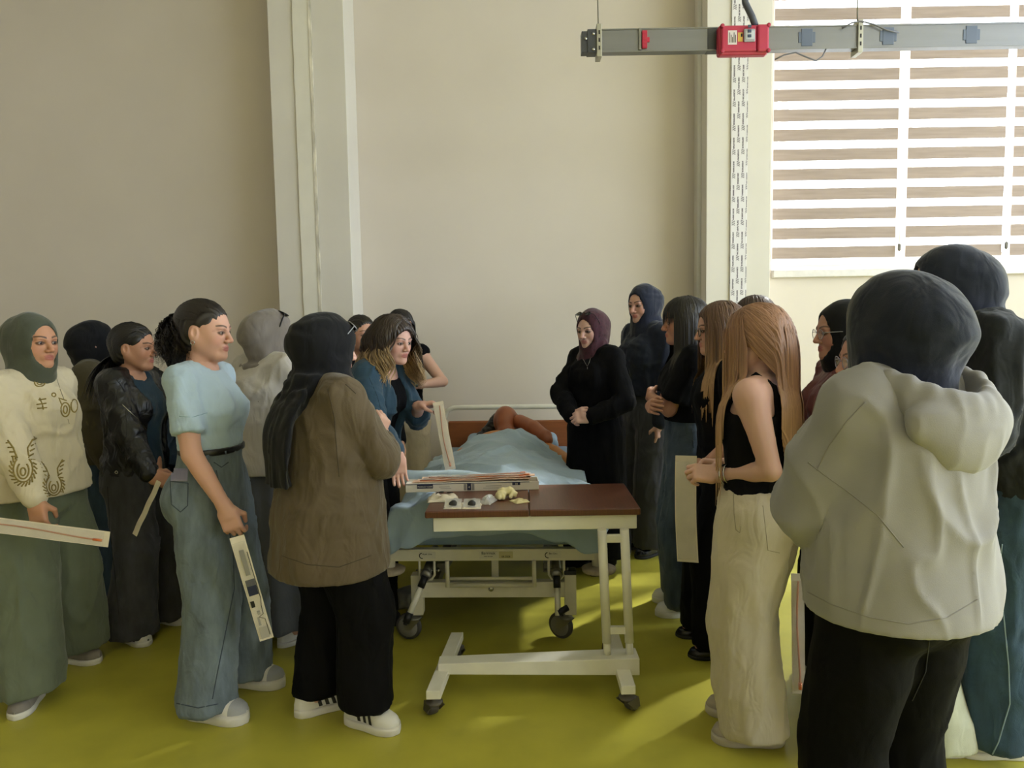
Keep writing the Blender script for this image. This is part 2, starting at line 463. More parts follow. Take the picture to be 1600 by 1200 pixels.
class Person:
    def __init__(s, label, feet, yaw, H=1.62, lean=0, twist=0, side=0, head=(None, 0, 0), hands=None, skin='c99679',
                 build=1.0, rh=0.0034, rf=0.0042, face=True, group=None, hipshift=(0, 0), hair_col='1c1512', eyes=True, ears=True,
                 name='person', cat='person', body_h=0.013, lips='a8615a', bust=.88):
        s.bust = bust
        fr, fl = feet
        base = Vector(((fr[0] + fl[0]) / 2, (fr[1] + fl[1]) / 2, 0))
        s.root = empty(name, base, rad(yaw - 90)); tag(s.root, label, cat, group)
        s.base = np.array(base); s.Rw = rotz(rad(yaw - 90)); s.yaw = yaw
        s.H = H; s.s = sc = H / 1.65; s.b = build * sc; s.build = build
        s.skin = np.array(srgb(skin)) * (.97, 1.02, 1.14); s.skin_hex = skin
        s.rng = random.Random(hash(label) % 1000 + len(label)); s.seed = len(label) * 7 + int(abs(base.x * 100))
        # legs
        hs = np.array([hipshift[0], hipshift[1], 0])
        s.feet = []
        for i, f in enumerate((fr, fl)):
            p = s.loc((f[0], f[1], 0)); s.feet.append((p, rad(f[2] - yaw)))
        hipz = 0.872 * sc
        sd = (1, -1)
        for i in range(2):
            ank = s.feet[i][0] + np.array([0, 0, .075])
            hp = np.array([sd[i] * .085 * s.b, -0.01, 0]) + hs
            hor = np.linalg.norm((ank - hp)[:2]); mx = 0.800 * sc
            hipz = min(hipz, .075 + math.sqrt(max(mx * mx - hor * hor, .1)))
        s.drop = 0.872 * sc - hipz
        s.hips = [np.array([sd[i] * .085 * s.b, -0.01, hipz]) + hs for i in range(2)]
        s.knees = []; s.ankles = []
        for i in range(2):
            f, a = s.feet[i]
            ank = f + np.array([0, 0, .075])
            pole = np.array([math.sin(-a) * .6, 1, 0])
            k, e = ik(s.hips[i], ank, .405 * sc, .397 * sc, pole); s.knees.append(k); s.ankles.append(e)
        # trunk
        s.U = Frame(hs + np.array([0, 0, .95 * sc - s.drop]), rotz(rad(twist)) @ roty(rad(side)) @ rotx(rad(-lean)))
        s.Pf = Frame(hs + np.array([0, 0, .95 * sc - s.drop]), np.eye(3))
        hy = yaw if head[0] is None else head[0]
        ho = s.u(0, .020 + .0008 * lean, 1.532)
        s.Hf = Frame(ho, rotz(rad(hy - yaw)) @ roty(rad(head[2])) @ rotx(rad(head[1])))
        s.hs = sc ** 0.5 * 1.0                       # head scale
        s.sh = [s.u(sd[i] * .146 * build, -.012, 1.335) for i in range(2)]
        s.el = [None, None]; s.wr = [None, None]; s.hand = [None, None]
        hands = hands or {}
        for i, nm in enumerate('RL'):
            hd = hands.get(nm)
            if hd is None: hd = {}
            w_ = hd.get('w')
            if 'l' in hd: wl = s.u(*hd['l'])
            elif w_ is None: wl = s.u(sd[i] * (.20 * build + .03), hd.get('fwd', .06), hd.get('z', .845))
            else: wl = s.loc(w_)
            pole = s.vloc(hd['pole']) if 'pole' in hd else s.U.v(hd['lpole']) if 'lpole' in hd else s.U.v((sd[i] * .5, -1, -.1))
            e, wl = ik(s.sh[i], wl, .278 * sc, .238 * sc, pole)
            s.el[i] = e; s.wr[i] = wl
            dr = s.vloc(hd['dir']) if 'dir' in hd else s.U.v(hd['ldir']) if 'ldir' in hd else unit(unit(wl - e) + np.array([0, .15, -.2]))
            bk = s.vloc(hd['back']) if 'back' in hd else s.U.v(hd['lback']) if 'lback' in hd else np.array([sd[i] * 1.0, .25, 0])
            yv = unit(dr); zv = unit(bk - yv * (bk @ yv)); xv = np.cross(yv, zv)
            s.hand[i] = (Frame(wl, np.stack([xv, yv, zv], 1)), hd.get('pose', 'relax'), hd.get('curl', 1.0))
        s.face, s.ears, s.eyes_on = face, ears, eyes
        s.rh, s.rf, s.body_h = rh, rf, body_h
        s.hair_col = np.array(srgb(hair_col)); s.lips = np.array(srgb(lips))
        s.parts = {}
    # transforms
    def loc(s, p): return s.Rw.T @ (np.array(p, float) - s.base)
    def vloc(s, v): return s.Rw.T @ np.array(v, float)
    def wld(s, p): return s.Rw @ np.array(p, float) + s.base
    def u(s, x, y, z): return s.U.p((x * s.s, y * s.s, (z - .95) * s.s))
    def secs(s, L, b=None):
        b = s.build if b is None else b
        return [((q[0] - .95) * s.s, q[1] * s.s * b, q[2] * s.s * b, q[3] * s.s) + tuple(v * s.s for v in q[4:5]) for q in L]
    def h(s, *q): return tuple(v * s.hs for v in q)
    def finish(s, vol, name, m, wrinkle=None, smooth=1, cols=None, parent=None, label=None):
        V, Fq = vol.extract()
        if smooth: V = relax(V, Fq, smooth, 0.5)
        if wrinkle is not None:
            N = normals_np(V, Fq); V = V + N * wrinkle(V, N)[:, None]
        c = cols(V, normals_np(V, Fq)) if cols is not None else None
        me = mesh_np(name, V, Fq, True, c)
        o = new_obj(name, me, m, parent or s.root)
        if label: o['label'] = label
        STAT.append((name, len(Fq)))
        s.parts[name] = o
        return o
    # ---- skin
    def body(s):
        sc = s.s
        P = [s.Hf.o] + s.el + s.wr + s.knees + s.ankles + s.sh + s.hips
        lo = np.min(P, 0) - .19; hi = np.max(P, 0) + .19; lo[2] = 0.02; hi[2] = s.Hf.o[2] + .16 * s.hs
        boxes = []
        if s.rh:
            c = s.Hf.p(s.h(0, .035 if not s.ears else .02, -.005)); hb = np.array((.10, .10, .125)) * s.hs
            boxes.append((c - hb, c + hb, s.rh))
        if s.rf:
            for i in range(2):
                f = s.hand[i][0]; c = f.p((0, .085, 0)); boxes.append((c - .088, c + .088, s.rf))
        def prims(v):
            v.loft(s.secs(TORSO), fr=s.U)
            for i, sd in enumerate((1, -1)):
                v.ell((sd * .064 * s.b, .080 * s.b, .262 * sc), .052 * s.b * s.bust, .03, s.U)
                v.rc(s.u(sd * .06, -.014, 1.36), s.sh[i], .045 * sc, .052 * s.b, .04)
                v.chain([s.sh[i], s.sh[i] + (s.el[i]-s.sh[i]) * .35, s.el[i]], [.052 * s.b, .047 * s.b, .037 * sc], .03)
                e, w_ = s.el[i], s.wr[i]
                v.chain([e, e + (w_ - e) * .3, w_], [.037 * sc, .037 * sc, .025 * sc], .012)
                v.chain([s.hips[i], s.hips[i] + (s.knees[i]-s.hips[i]) * .4, s.knees[i], s.knees[i] + (s.ankles[i]-s.knees[i]) * .35, s.ankles[i]],
                        [.095 * s.b, .080 * s.b, .055 * s.b, .052 * s.b, .036 * s.b], .03, .01)
                f, a = s.feet[i]
                fd = np.array([-math.sin(a), math.cos(a), 0])
                v.rc(s.ankles[i] - (0, 0, .02), f + fd * .10 + (0, 0, .045), .032, .026, .02)
            v.rc(s.u(0, -.012, 1.37), s.Hf.p(s.h(0, -.012, -.06)), .056 * sc, .052 * sc, .03)
            s._head(v)
            for i in range(2): s._hand(v, i)
        Vs, Fs, off = [], [], 0
        for lo_, hi_, h_ in [(lo, hi, s.body_h)] + boxes:
            v = Vol(lo_, hi_, h_); prims(v); V, Fq = v.extract()
            if off == 0:
                cen = V[Fq].mean(1); keep = np.ones(len(Fq), bool)
                for b0, b1, _ in boxes: keep &= ~((cen > b0 + .012) & (cen < b1 - .012)).all(1)
                Fq = Fq[keep]
            else:
                cen = V[Fq].mean(1)
                for b0, b1, hh in boxes:
                    if (b0 == lo_).all(): break
                    Fq = Fq[~((cen > b0) & (cen < b1)).all(1)]; cen = V[Fq].mean(1)
            us, inv = np.unique(Fq, return_inverse=True); V = V[us]; Fq = inv.reshape(-1, 4)
            Vs.append(V); Fs.append(Fq + off); off += len(V)
        class _J: pass
        v = _J(); v.extract = lambda: (np.concatenate(Vs), np.concatenate(Fs))
        cols = s._skin_cols if s.face else (lambda V, N: np.tile(s.skin, (len(V), 1)))
        o = s.finish(v, 'body', mat('skin_' + s.skin_hex, s.skin_hex, rough=0.52, vcol=True, sss=0.12, bump=0.08, bscale=300, spec=0.4), smooth=0, cols=cols)
        if s.face and s.eyes_on: s._eyes()
        return o
    def _head(s, v):
        H = s.Hf; q = s.hs
        def E(c, r, k=0, cut=False): v.ell(s.h(*c), np.array(r) * q, k, H, cut)
        def C(a, b, ra, rb, k=0, cut=False): v.rc(s.h(*a), s.h(*b), ra * q, rb * q, k, H, cut)
        E((0, -.012, .030), (.074, .097, .084), .02)
        E((0, .028, -.008), (.062, .062, .086), .03)
        C((0, .022, -.050), (0, .062, -.088), .050, .024, .03)
        if s.face:
            for d in (-1, 1):
                E((d * .035, .053, -.030), (.025, .026, .032), .025)
                C((d * .052, .0, -.04), (d * .022, .06, -.092), .022, .016, .025)
            C((-.034, .080, .017), (.034, .080, .017), .010, .010, .016)
            E((0, .079, -.094), (.019, .016, .016), .018)
            E((0, .082, -.062), (.024, .014, .018), .015)
            for d in (-1, 1):
                E((d * .031, .094, -.001), (.019, .014, .0125), .010, True)
            C((0, .086, .010), (0, .1085, -.030), .0075, .0105, .010)
            for d in (-1, 1): E((d * .0115, .099, -.0345), (.0085, .010, .007), .006)
            C((-.017, .089, -.0575), (.017, .089, -.0575), .0035, .0035, .004)
            E((0, .0940, -.0570), (.011, .0052, .0042), .004)
            E((0, .0928, -.0670), (.014, .0058, .0048), .004)
            for d in (-1, 1):
                E((d * .031, .0765, -.001), (.0160, .0142, .0142), .003)
                E((d * .031, .0925, -.0012), (.0138, .0100, .0052), .001, True)
        if s.ears:
            for d in (-1, 1):
                E((d * .074, -.008, -.010), (.010, .019, .031), .008)
                E((d * .085, .0, -.006), (.009, .010, .018), .004, True)
    def _skin_cols(s, V, N):
        q = s.Hf.inv(V) / s.hs
        C = np.tile(s.skin, (len(V), 1)); x, y, z = np.abs(q[:, 0]), q[:, 1], q[:, 2]
        near = (np.abs(q).max(1) < .16)
        def mix(mask, col, a):
            m = (np.clip(mask, 0, 1) * a * near)[:, None]; C[:] = C * (1 - m) + np.array(col) * m
        g = lambda d, w_: np.clip(1 - d / w_, 0, 1)
        mix(g(np.sqrt((x - .042)**2 + (z + .03)**2 + (y - .07)**2), .03), s.skin * (1.05, .80, .78), .6)
        mix(g(np.sqrt(x**2 + (z + .03)**2 + (y - .108)**2), .022), s.skin * (1.05, .82, .80), .5)
        lz = np.where(z > -.062, (z + .0575) / .0065, (z + .0668) / .0075)
        mix((1.20 - np.sqrt((x / .0215)**2 + lz**2)) * 3 * (y > .07), s.lips, .85)
        mix(g(np.abs(z + .0618) , .0022) * (x < .019) * (y > .07), s.lips * .5, .5)
        bz = .0205 + .0065 * np.sin(np.clip((x - .012) / .038, 0, 1) * 2.4)
        mix((1 - np.abs(z - bz) / (.0052 - .0022 * np.clip((x - .012)/.04, 0, 1))) * 2.2 * (x > .0105) * (x < .052) * (y > .05), s.hair_col, .85)
        ez = np.sqrt(((x - .031) / .0168)**2 + ((z + .001) / .0078)**2)
        mix((1.22 - ez) * 4 * (y > .06), np.array((.035, .022, .018)), .85)
        mix(g(np.abs(ez - 1.7), .6) * (y > .06) * (z > 0), s.skin * (.72, .6, .58), .5)
        mix(g(np.sqrt((x - .007)**2 + (z + .040)**2 + (y - .103)**2), .006), s.skin * .25, .8)
        kn = np.zeros(len(V))
        return C
    def _eyes(s):
        for d in (-1, 1):
            c = s.Hf.p(s.h(d * .031, .0755, -.001)); r = .0126 * s.hs
            vs, fs, mi = [], [], []
            rings = [0, .16, .30, .46, .52, .9, 1.3, 1.9, 2.6]
            n = 14
            for a in rings:
                for j in range(n):
                    t = 2 * math.pi * j / n
                    vs.append(c + s.Hf.v((math.sin(a) * math.cos(t) * r, math.cos(a) * r, math.sin(a) * math.sin(t) * r)))
            for i in range(len(rings) - 1):
                for j in range(n):
                    fs.append((i*n+j, i*n+(j+1) % n, (i+1)*n+(j+1) % n, (i+1)*n+j)); mi.append(0 if i < 2 else 1 if i < 4 else 2)
            me = mesh_np('eye', np.array(vs), np.array(fs)); me.polygons.foreach_set('material_index', mi)
            new_obj('eye', me, [mat('pupil', '0a0706', .15), mat('iris', '3a2415', .2), mat('eye_white', 'd8cfc8', .25)], s.root)
    def _hand(s, v, i):
        f, pose, cm = s.hand[i]; q = s.s ** .5 * .97
        a1, a2, a3, th = POSES[pose]; a1 *= cm; a2 *= cm; a3 *= cm
        ts = 1 if i == 1 else -1           # thumb side in the hand frame (x to the right of fingers seen from the back)
        S = lambda *p: tuple(np.array(p) * q)
        v.rc(S(0, -.012, 0), S(0, .03, 0), .023 * q, .022 * q, .012, f, w=(1, 0, 0), ws=1.25)
        v.box(S(0, .052, -.001), S(.038, .042, .0135), .014, f, rnd=.0125 * q)
        for j, (bx, by, L, r) in enumerate(((.029, .086, .068, .0086), (.0095, .091, .076, .0088), (-.0105, .088, .070, .0084), (-.029, .080, .055, .0076))):
            p = np.array((bx * ts, by, 0)) ; ang = 0; x0 = bx * ts
            pts = [p]; spread = ts * (1.2 - j) * .05
            ex = 1 + .12 * j
            for seg, da in ((.46, a1), (.30, a2), (.24, a3)):
                ang += rad(da * (ex if pose in ('grip', 'relax') else 1))
                p = p + L * seg * np.array((spread, math.cos(ang), -math.sin(ang))); pts.append(p)
            pts = [tuple(np.array(t) * q) for t in pts]
            v.chain(pts, [r * 1.06 * q, r * q, r * .92 * q, r * .78 * q], .004, 0, f)
        b = np.array((.024 * ts, .022, -.006)); k1 = b + .046 * unit((ts * .78 * (1 - .5 * th), .62, -.25 - .5 * th)); k2 = k1 + .034 * unit((ts * (.30 - .75 * th), .85, -.25 - .3 * th))
        v.chain([tuple(b * q), tuple(k1 * q), tuple(k2 * q)], [.0145 * q, .0108 * q, .0082 * q], .012, .002, f)
    # ---- clothes
    def wr_fn(s, amp, fx, fz, seed=0, lo=0.0, ridge=True, frame=None, zlo=None, lim=None):
        sd = s.seed + seed
        def fn(V, N):
            q = V if frame is None else frame.inv(V)
            P = np.stack([q[:, 0] * fx, q[:, 1] * fx, q[:, 2] * fz], 1)
            P = P + .35 * np.stack([vnoise(P * .7 + 9.1, sd + 5), vnoise(P * .7 + 3.7, sd + 6), vnoise(P * .7, sd + 7)], 1)
            n = vnoise(P, sd); n2 = vnoise(P * 2.3 + 4, sd + 1)
            if ridge:
                r1 = np.clip(1 - 2.4 * np.abs(n), 0, 1); r2 = np.clip(1 - 2.4 * np.abs(n2), 0, 1)
                d = r1 ** 1.6 * 1.0 + r2 ** 1.6 * .45 - .12
            else: d = n * .75 + n2 * .25
            return amp * (d + lo)
        return fn
    def top(s, name, m, hem=.92, ease=.014, fit=.4, rmax=(.165, .118), neckz=1.385, sleeve=1.0, slr=(.066, .057, .044), wr=.009, wf=(11, 7),
            flare=0.0, hvol=.0114, vneck=None, open_=None, extra=None, k=.018, bust=True, cuff=None, carve_neck=True, drop=.0, sleeves=(0, 1), neck_r=.058, shoulder=True, topz=None):
        sc = s.s
        pts = [s.u(0, 0, hem), s.u(0, 0, neckz + .08)] + s.sh + (s.el + s.wr if sleeve > 0 else [])
        lo = np.min(pts, 0) - .27; hi = np.max(pts, 0) + .27
        lo[2] = min(np.min(pts, 0)[2] - .09, s.u(0, 0, hem)[2] - .1)
        v = Vol(lo, hi, hvol)
        L = []
        zs = [hem] + [z for z in (.80, .87, .95, 1.03, 1.12, 1.22, 1.29, 1.345) if hem + .015 < z < neckz - .015] + [neckz]
        for z in zs:
            rx, ry, cy = torso_at(z)
            f = fit if z < 1.27 else fit * max(0, (1.36 - z) / .09)
            fl = flare * max(0, (1.15 - z) / .35)
            L.append((z, rx + (max(rmax[0], rx) - rx) * f + ease + fl, ry + (max(rmax[1], ry) - ry) * f + ease + fl, cy))
        v.loft(s.secs(L), fr=s.U)
        for i, sd in enumerate((1, -1)):
            if bust: v.ell((sd * .062 * s.b, .080 * s.b, .262 * sc), .052 * s.b * s.bust + ease * .8, .05, s.U)
            if shoulder: v.rc(s.u(sd * .055, -.014, 1.355 + ease * .5), s.sh[i] + s.U.v((0, 0, ease * .4 - drop)), .045 * sc + ease, .052 * s.b + ease * .9, .03)
            if sleeve > 0 and i in sleeves:
                E_, W_ = s.el[i], s.wr[i]; S_ = s.sh[i] + (E_ - s.sh[i]) * .13
                r0, r1, r2 = [r * sc for r in slr]
                if sleeve < .55:
                    t = sleeve / .54; e2 = S_ + (E_ - S_) * t
                    v.rc(S_, e2, r0, r1, k, flat=True)
                else:
                    e2 = E_ + (W_ - E_) * min(1.0, (sleeve - .54) / .46)
                    v.chain([S_, S_ + (E_ - S_) * .5, E_, E_ + (e2 - E_) * .6, e2], [r0, (r0 + r1) / 2, r1, (r1 + r2) / 2 * 1.04, r2], k, .006)
                    if cuff: v.rc(e2 - unit(W_ - E_) * cuff[1], e2 + unit(W_ - E_) * .006, cuff[0] * sc, cuff[0] * sc, .002)
        if extra: extra(v)
        if carve_neck: v.rc(s.u(0, -.006, neckz - .012), s.u(0, -.006, neckz + .12), neck_r * sc, (neck_r + .012) * sc, .006, cut=True)
        if vneck: vneck(v)
        if open_:
            w0, w1, zt = open_   # half width at top / hem, top height
            def cutfn(x, y, z):
                t = np.clip((z - (hem - .95) * sc) / ((zt - hem) * sc), 0, 1.2)
                return np.maximum(np.abs(x) - (w1 + (w0 - w1) * t) * sc, -(y - .03))
            v.fn(cutfn, (0, .13, ((hem + zt) / 2 - .95) * sc), (.16, .12, (zt - hem) / 2 * sc + .06), .008, s.U, True)
        wfn = s.wr_fn(wr, wf[0], wf[1], 3); nb = s.u(0, -.006, neckz)
        def wrk(V, N):
            f = np.clip((np.linalg.norm(V - nb, axis=1) - .075) / .07, .05, 1)
            if sleeve > .55:
                for i in range(2): f = f * np.clip(np.linalg.norm(V - s.wr[i], axis=1) / .11, .12, 1)
            f = f * np.clip((s.U.inv(V)[:, 2] / s.s + .95 - hem) / .06, .25, 1)
            return wfn(V, N) * f
        return s.finish(v, name, m, wrk)
    def trousers(s, m, waist=1.02, r=(.104, .096, .086, .095), hem=.045, wr=.009, wf=(11, 3.5), name='trousers', ease=.012, hvol=.0135, seat=.0, rise=.0):
        sc = s.s
        P = s.hips + s.knees + [f[0] for f in s.feet]
        lo = np.min(P, 0) - .22; hi = np.max(P, 0) + .22; hi[2] = s.Pf.p((0, 0, (waist - .95) * sc))[2] + .05; lo[2] = hem - .06
        v = Vol(lo, hi, hvol)
        L = [(z, torso_at(z)[0] + ease, torso_at(z)[1] + ease, torso_at(z)[2]) for z in (.80, .87, .93, .98, waist)]
        L = [(.745, .10, .075, -.01), (.77, .14, .10, -.012)] + L
        v.loft(s.secs(L), fr=s.Pf)
        for i in range(2):
            h_, k_, a_ = s.hips[i], s.knees[i], s.ankles[i]
            g = np.array([a_[0], a_[1], hem])
            fd = s.feet[i][1]; fw = np.array([-math.sin(fd), math.cos(fd), 0])
            g2 = g + fw * .022
            rr = [x * s.b for x in r]
            v.chain([h_ + (0, 0, -.01), h_ + (k_ - h_) * .45, k_ + fw * .008, k_ + (g2 - k_) * .55, g2 + (0, 0, .0)], [rr[0], (rr[0]*.45 + rr[1]*.55), rr[2], rr[2] * .45 + rr[3] * .55, rr[3]], .025, .01)
            if seat: v.ell(tuple(s.hips[i] + (0, -.055 * s.b, -.0)), (.085 * s.b + seat, .085 * s.b + seat, .10 * s.b), .03)
        # flat hem
        v.fn(lambda x, y, z: z - hem + 0 * (x + y), (0, 0, hem - .1), (2, 2, .1), 0.0, ID, True)
        return s.finish(v, name, m, s.wr_fn(wr, wf[0], wf[1], 11))
    def skirt(s, m, L, wr=.006, pleat=None, name='skirt', hvol=.0105, k=0, fr=None):
        zs = [q[0] for q in L]; c = s.Pf.p((0, 0, 0)); mx = max(max(q[1], q[2]) for q in L) * s.b + .08
        v = Vol((c[0]-mx, c[1]-mx, min(zs)*s.s - .03), (c[0]+mx, c[1]+mx, max(zs)*s.s + .03), hvol)
        v.loft(s.secs(L), fr=s.Pf, pleat=pleat)
        return s.finish(v, name, m, s.wr_fn(wr, 9, 1.6, 12))
    # ---- scarf round the head
    def hijab(s, m, bun=(0, -.085, -.005, .066), op=(.056, .070, -.100), bulk=0.0, neck=(.070, .088), cape=None, extra=None, wr=.005, name='headscarf',
              top_=0.0, cape_wr=.006, back=None, hvol=.0088, y0=.012, chin=.0, label=None, neckz=1.375):
        H = s.Hf; q = s.hs; sc = s.s
        low = s.u(0, 0, (cape[0][0] if cape else neckz - .03))[2]
        c = s.Hf.o
        R_ = .30 if (cape or extra) else .21
        v = Vol((c[0]-R_, c[1]-R_-.03, min(low - .1, c[2] - .3) if not extra else c[2] - .95), (c[0]+R_, c[1]+R_, c[2]+.19), hvol)
        b = bulk
        def E(c_, r_, k=0, cut=False): v.ell(s.h(*c_), np.array(r_) * q, k, H, cut)
        E((0, -.014, .030 + top_ * .5), (.084 + b, .108 + b, .098 + b * .6 + top_ * .5))
        if bun: E(bun[:3], (bun[3] * 1.05, bun[3], bun[3] * 1.05), .06)
        E((0, .018, -.018), (.077 + b, .078, .108), .03)
        if bun: v.rc(s.h(0, bun[1] + .015, bun[2]), s.h(0, -.035, -.115), bun[3] * q * .95, .066 * q, .05, H)
        E((0, .035, -.098 - chin), (.055 + b * .5, .058, .040), .03)
        v.rc(s.Hf.p(s.h(0, -.012, -.06)), s.u(0, -.008, neckz), neck[0] * sc, neck[1] * sc, .04)
        if cape: v.loft(s.secs(cape), .03, s.U, pleat=(9, .001, cape_wr, s.seed))
        else:
            v.chain([s.u(.074 * math.sin(t), -.004 - .070 * math.cos(t), neckz + .020 + .016 * math.cos(t)) for t in np.linspace(0, 2 * math.pi, 15)], [.026 * sc] * 15, .012, .008)
        if back: back(v)
        a, zt, zb = op; zc = (zt + zb) / 2; hb_ = (zt - zb) / 2
        def cut(x, y, z):
            x = x / q; y = y / q; z = z / q
            zz = (z - zc) / hb_
            aa = a * (1 - .18 * np.clip(-zz, 0, 1)**2)
            d = (np.sqrt((x / aa)**2 + zz**2) - 1) * a * q
            return np.maximum(d, (y0 - y + .012 * np.clip(zz, -1, 1)) * q)
        v.fn(cut, s.h(0, .10, zc), (a * q + .01, .10 * q, hb_ * q + .01), .006, H, True)
        if extra: extra(v)
        sd = s.seed
        def wrk(V, N):
            p = s.Hf.inv(V) / q
            rho = np.sqrt(p[:, 0]**2 + (p[:, 2] - zc)**2 + .5 * np.clip(-p[:, 1], 0, 1)**2)
            nz = vnoise(p * 11, sd) * .9
            low_ = np.clip((-p[:, 2] + .03) / .09, .42, 1.35)
            f1 = np.sin(2 * math.pi * (rho * 19 + p[:, 2] * 6 + nz)) * np.clip((p[:, 2] + .26) / .10, 0, 1)
            f2 = vnoise(np.stack([p[:, 0] * 24, p[:, 1] * 24, p[:, 2] * 7], 1) + nz[:, None], sd + 3)
            edge = 1 - np.clip((p[:, 1] - .02) / .05, 0, 1) * .5
            return wr * low_ * edge * (f1 * .7 + f2 * .8)
        return s.finish(v, name, m, wrk, label=label)
    # ---- hair
    def hair(s, col, tip=None, n=260, length=.35, part=0.02, style='loose', width=.0042, wave=0.0, wfreq=20, seed=1, fringe=False, steps=16,
             tie=None, vol=.012, spread=.0, front=1.0, grav=.35, name='hair', tipstart=.5, curl=0.0, back_only=False, label=None, cap=True, hairline=.066, side_bias=0, jitter=.25, backflow=0.0, front_len=1.0):
        n = int(n * 1.45); width *= .80
        H = s.Hf; q = s.hs; rng = np.random.RandomState(seed + s.seed)
        col = np.array(srgb(col)); tip = col if tip is None else np.array(srgb(tip))
        Vs, Fs, Cs = [], [], []; off = 0
        if cap:
            c = H.o
            v = Vol(c - .17 * q, c + .17 * q, .0048)
            v.ell(s.h(0, -.014, .030), np.array((.074 + vol, .099 + vol, .086 + vol)) * q, 0, H)
            v.ell(s.h(0, -.045, -.030), np.array((.068 + vol * .8, .062, .075)) * q, .03, H)
            def cut(x, y, z):
                x = x / q; y = y / q; z = z / q
                return (np.sqrt((x / .070)**2 + ((z + .045) / (hairline + .045))**2) - 1) * .065 * q + np.maximum(0.028 - y, 0) * 1.6
            v.fn(cut, s.h(0, .06, -.05), np.array((.10, .09, .13)) * q, .012, H, True)
            if style == 'tie':
                for d in (-1, 1): v.ell(s.h(d * .084, .004, -.014), np.array((.026, .026, .036)) * q, .006, H, True)
            V, Fq = v.extract(); N = normals_np(V, Fq)
            p = H.inv(V) / q
            V = V + N * (.0022 * np.sin(vnoise(p * 14, 3) * 3 + (p[:, 0] * 1.0 + p[:, 1] * .5) * 420)[:, None])
            Vs.append(V); Fs.append(Fq); cc = np.tile(col, (len(V), 1)) * (.85 + .25 * vnoise(p * np.array((90, 60, 20)), 5))[:, None]; Cs.append(cc); off += len(V)
        # root directions over the scalp
        R_ = []
        while len(R_) < n:
            d = unit(rng.randn(3))
            if d[2] < -.45: continue
            if d[1] > (.50 if abs(d[0]) > .55 and style != 'tie' else .30) and d[2] < .50 and not (style == 'tie' and d[2] > .42): continue
            if style == 'tie' and abs(d[0]) > .8 and d[2] < .05 and d[1] > -.35: continue
            if d[1] > .62 and d[2] < .72: continue
            if back_only and d[1] > .2: continue
            R_.append(d)
        D = np.array(R_)
        er = np.array((.074 + vol, .099 + vol, .086 + vol)) ; ec = np.array((0, -.014, .030))
        paths = np.zeros((n, steps, 3))
        down = H.R.T @ np.array((0, 0, -1.0))
        if style == 'tie':
            tp = np.array(tie[:3]); td = unit((tp - ec) / er)
            n1 = steps // 2
            w_ = np.arccos(np.clip(D @ td, -1, 1))
            for k in range(n1):
                t = k / (n1 - 1)
                sl = (np.sin((1 - t) * w_)[:, None] * D + np.sin(t * w_)[:, None] * td) / (np.sin(w_)[:, None] + 1e-6)
                paths[:, k] = ec + sl * er * (1.02 + .02 * rng.rand(n)[:, None]) * (1) + (tp - (ec + td * er)) * t ** 3
            rr = tie[3]; d0 = np.array(tie[4]); th = rng.rand(n) * 6.28; ra = np.sqrt(rng.rand(n))
            ph = rng.rand(n) * 6.28
            off1 = np.stack([np.cos(th), np.sin(th), 0.4 * np.sin(th * 3)], 1) * ra[:, None]
            ln = length * (.75 + .3 * rng.rand(n))
            p = paths[:, n1 - 1].copy(); dr = np.tile(d0, (n, 1)) + off1 * .8
            for k in range(n1, steps):
                t = (k - n1 + 1) / (steps - n1)
                dr = dr * (1 - grav) + down * grav + off1 * .10
                dr /= np.linalg.norm(dr, axis=1, keepdims=True)
                p = p + dr * (ln / (steps - n1))[:, None]
                bulge = math.sin(min(t * 1.5, 1) * 1.57)
                wv = curl * np.stack([np.cos(ph + t * wfreq), np.sin(ph + t * wfreq), np.sin(ph * 2 + t * wfreq)], 1)
                paths[:, k] = p + off1 * rr * bulge + wv * bulge
        else:
            p = ec + D * er
            pd = D.copy(); pd[:, 2] = 0
            sgn = np.where(D[:, 0] - part > 0, 1.0, -1.0)
            dr = np.stack([sgn * (.55 + .5 * np.clip(D[:, 2], 0, 1)), -.25 + .1 * D[:, 1] - (0 if front else .4), -.2 - .3 * np.abs(D[:, 0])], 1)
            if fringe:
                fm = (D[:, 1] > .25) & (np.abs(D[:, 0]) < .5)
                dr[fm] = np.stack([D[fm, 0] * .4, np.full(fm.sum(), 1.1), np.full(fm.sum(), -.4)], 1)
            dr += rng.randn(n, 3) * jitter * .3
            dr /= np.linalg.norm(dr, axis=1, keepdims=True)
            ln = np.full(n, length) * (.82 + .22 * rng.rand(n)) + .10 * np.clip(D[:, 2], 0, 1)
            ln[(D[:, 1] > .1) & ~(D[:, 2] > .8)] *= front_len
            if fringe: ln[fm] = .125 + .02 * rng.rand(fm.sum())
            ph = rng.rand(n) * .9 + (D[:, 0] > 0) * 2.0 + D[:, 1] * 2
            lay = 1.0 + .05 * rng.rand(n)
            T = np.array(TORSO)
            for k in range(steps):
                t = k / (steps - 1)
                wv = wave * min(1, t * 2) * np.stack([np.cos(ph + t * wfreq), np.sin(ph + t * wfreq), 0 * ph], 1)
                paths[:, k] = p + wv
                dr = dr * (1 - grav) + down * grav + (np.stack([D[:, 0], D[:, 1] * .5, 0 * ph], 1) * spread)
                if backflow: dr[:, 1] -= backflow * (p[:, 1] > -.07) * (D[:, 1] < .35)
                dr /= np.linalg.norm(dr, axis=1, keepdims=True)
                p = p + dr * (ln / (steps - 1) / q)[:, None]
                e = (p - ec) / (er * lay[:, None]); r = np.linalg.norm(e, axis=1); m_ = r < 1
                p[m_] = (ec + e / r[:, None] * er * lay[:, None])[m_]
                # keep the face free
                fc = (p[:, 1] > .045) & (np.abs(p[:, 0]) < .072) & (p[:, 2] < .05) & (p[:, 2] > -.13)
                if fringe: fc &= ~fm
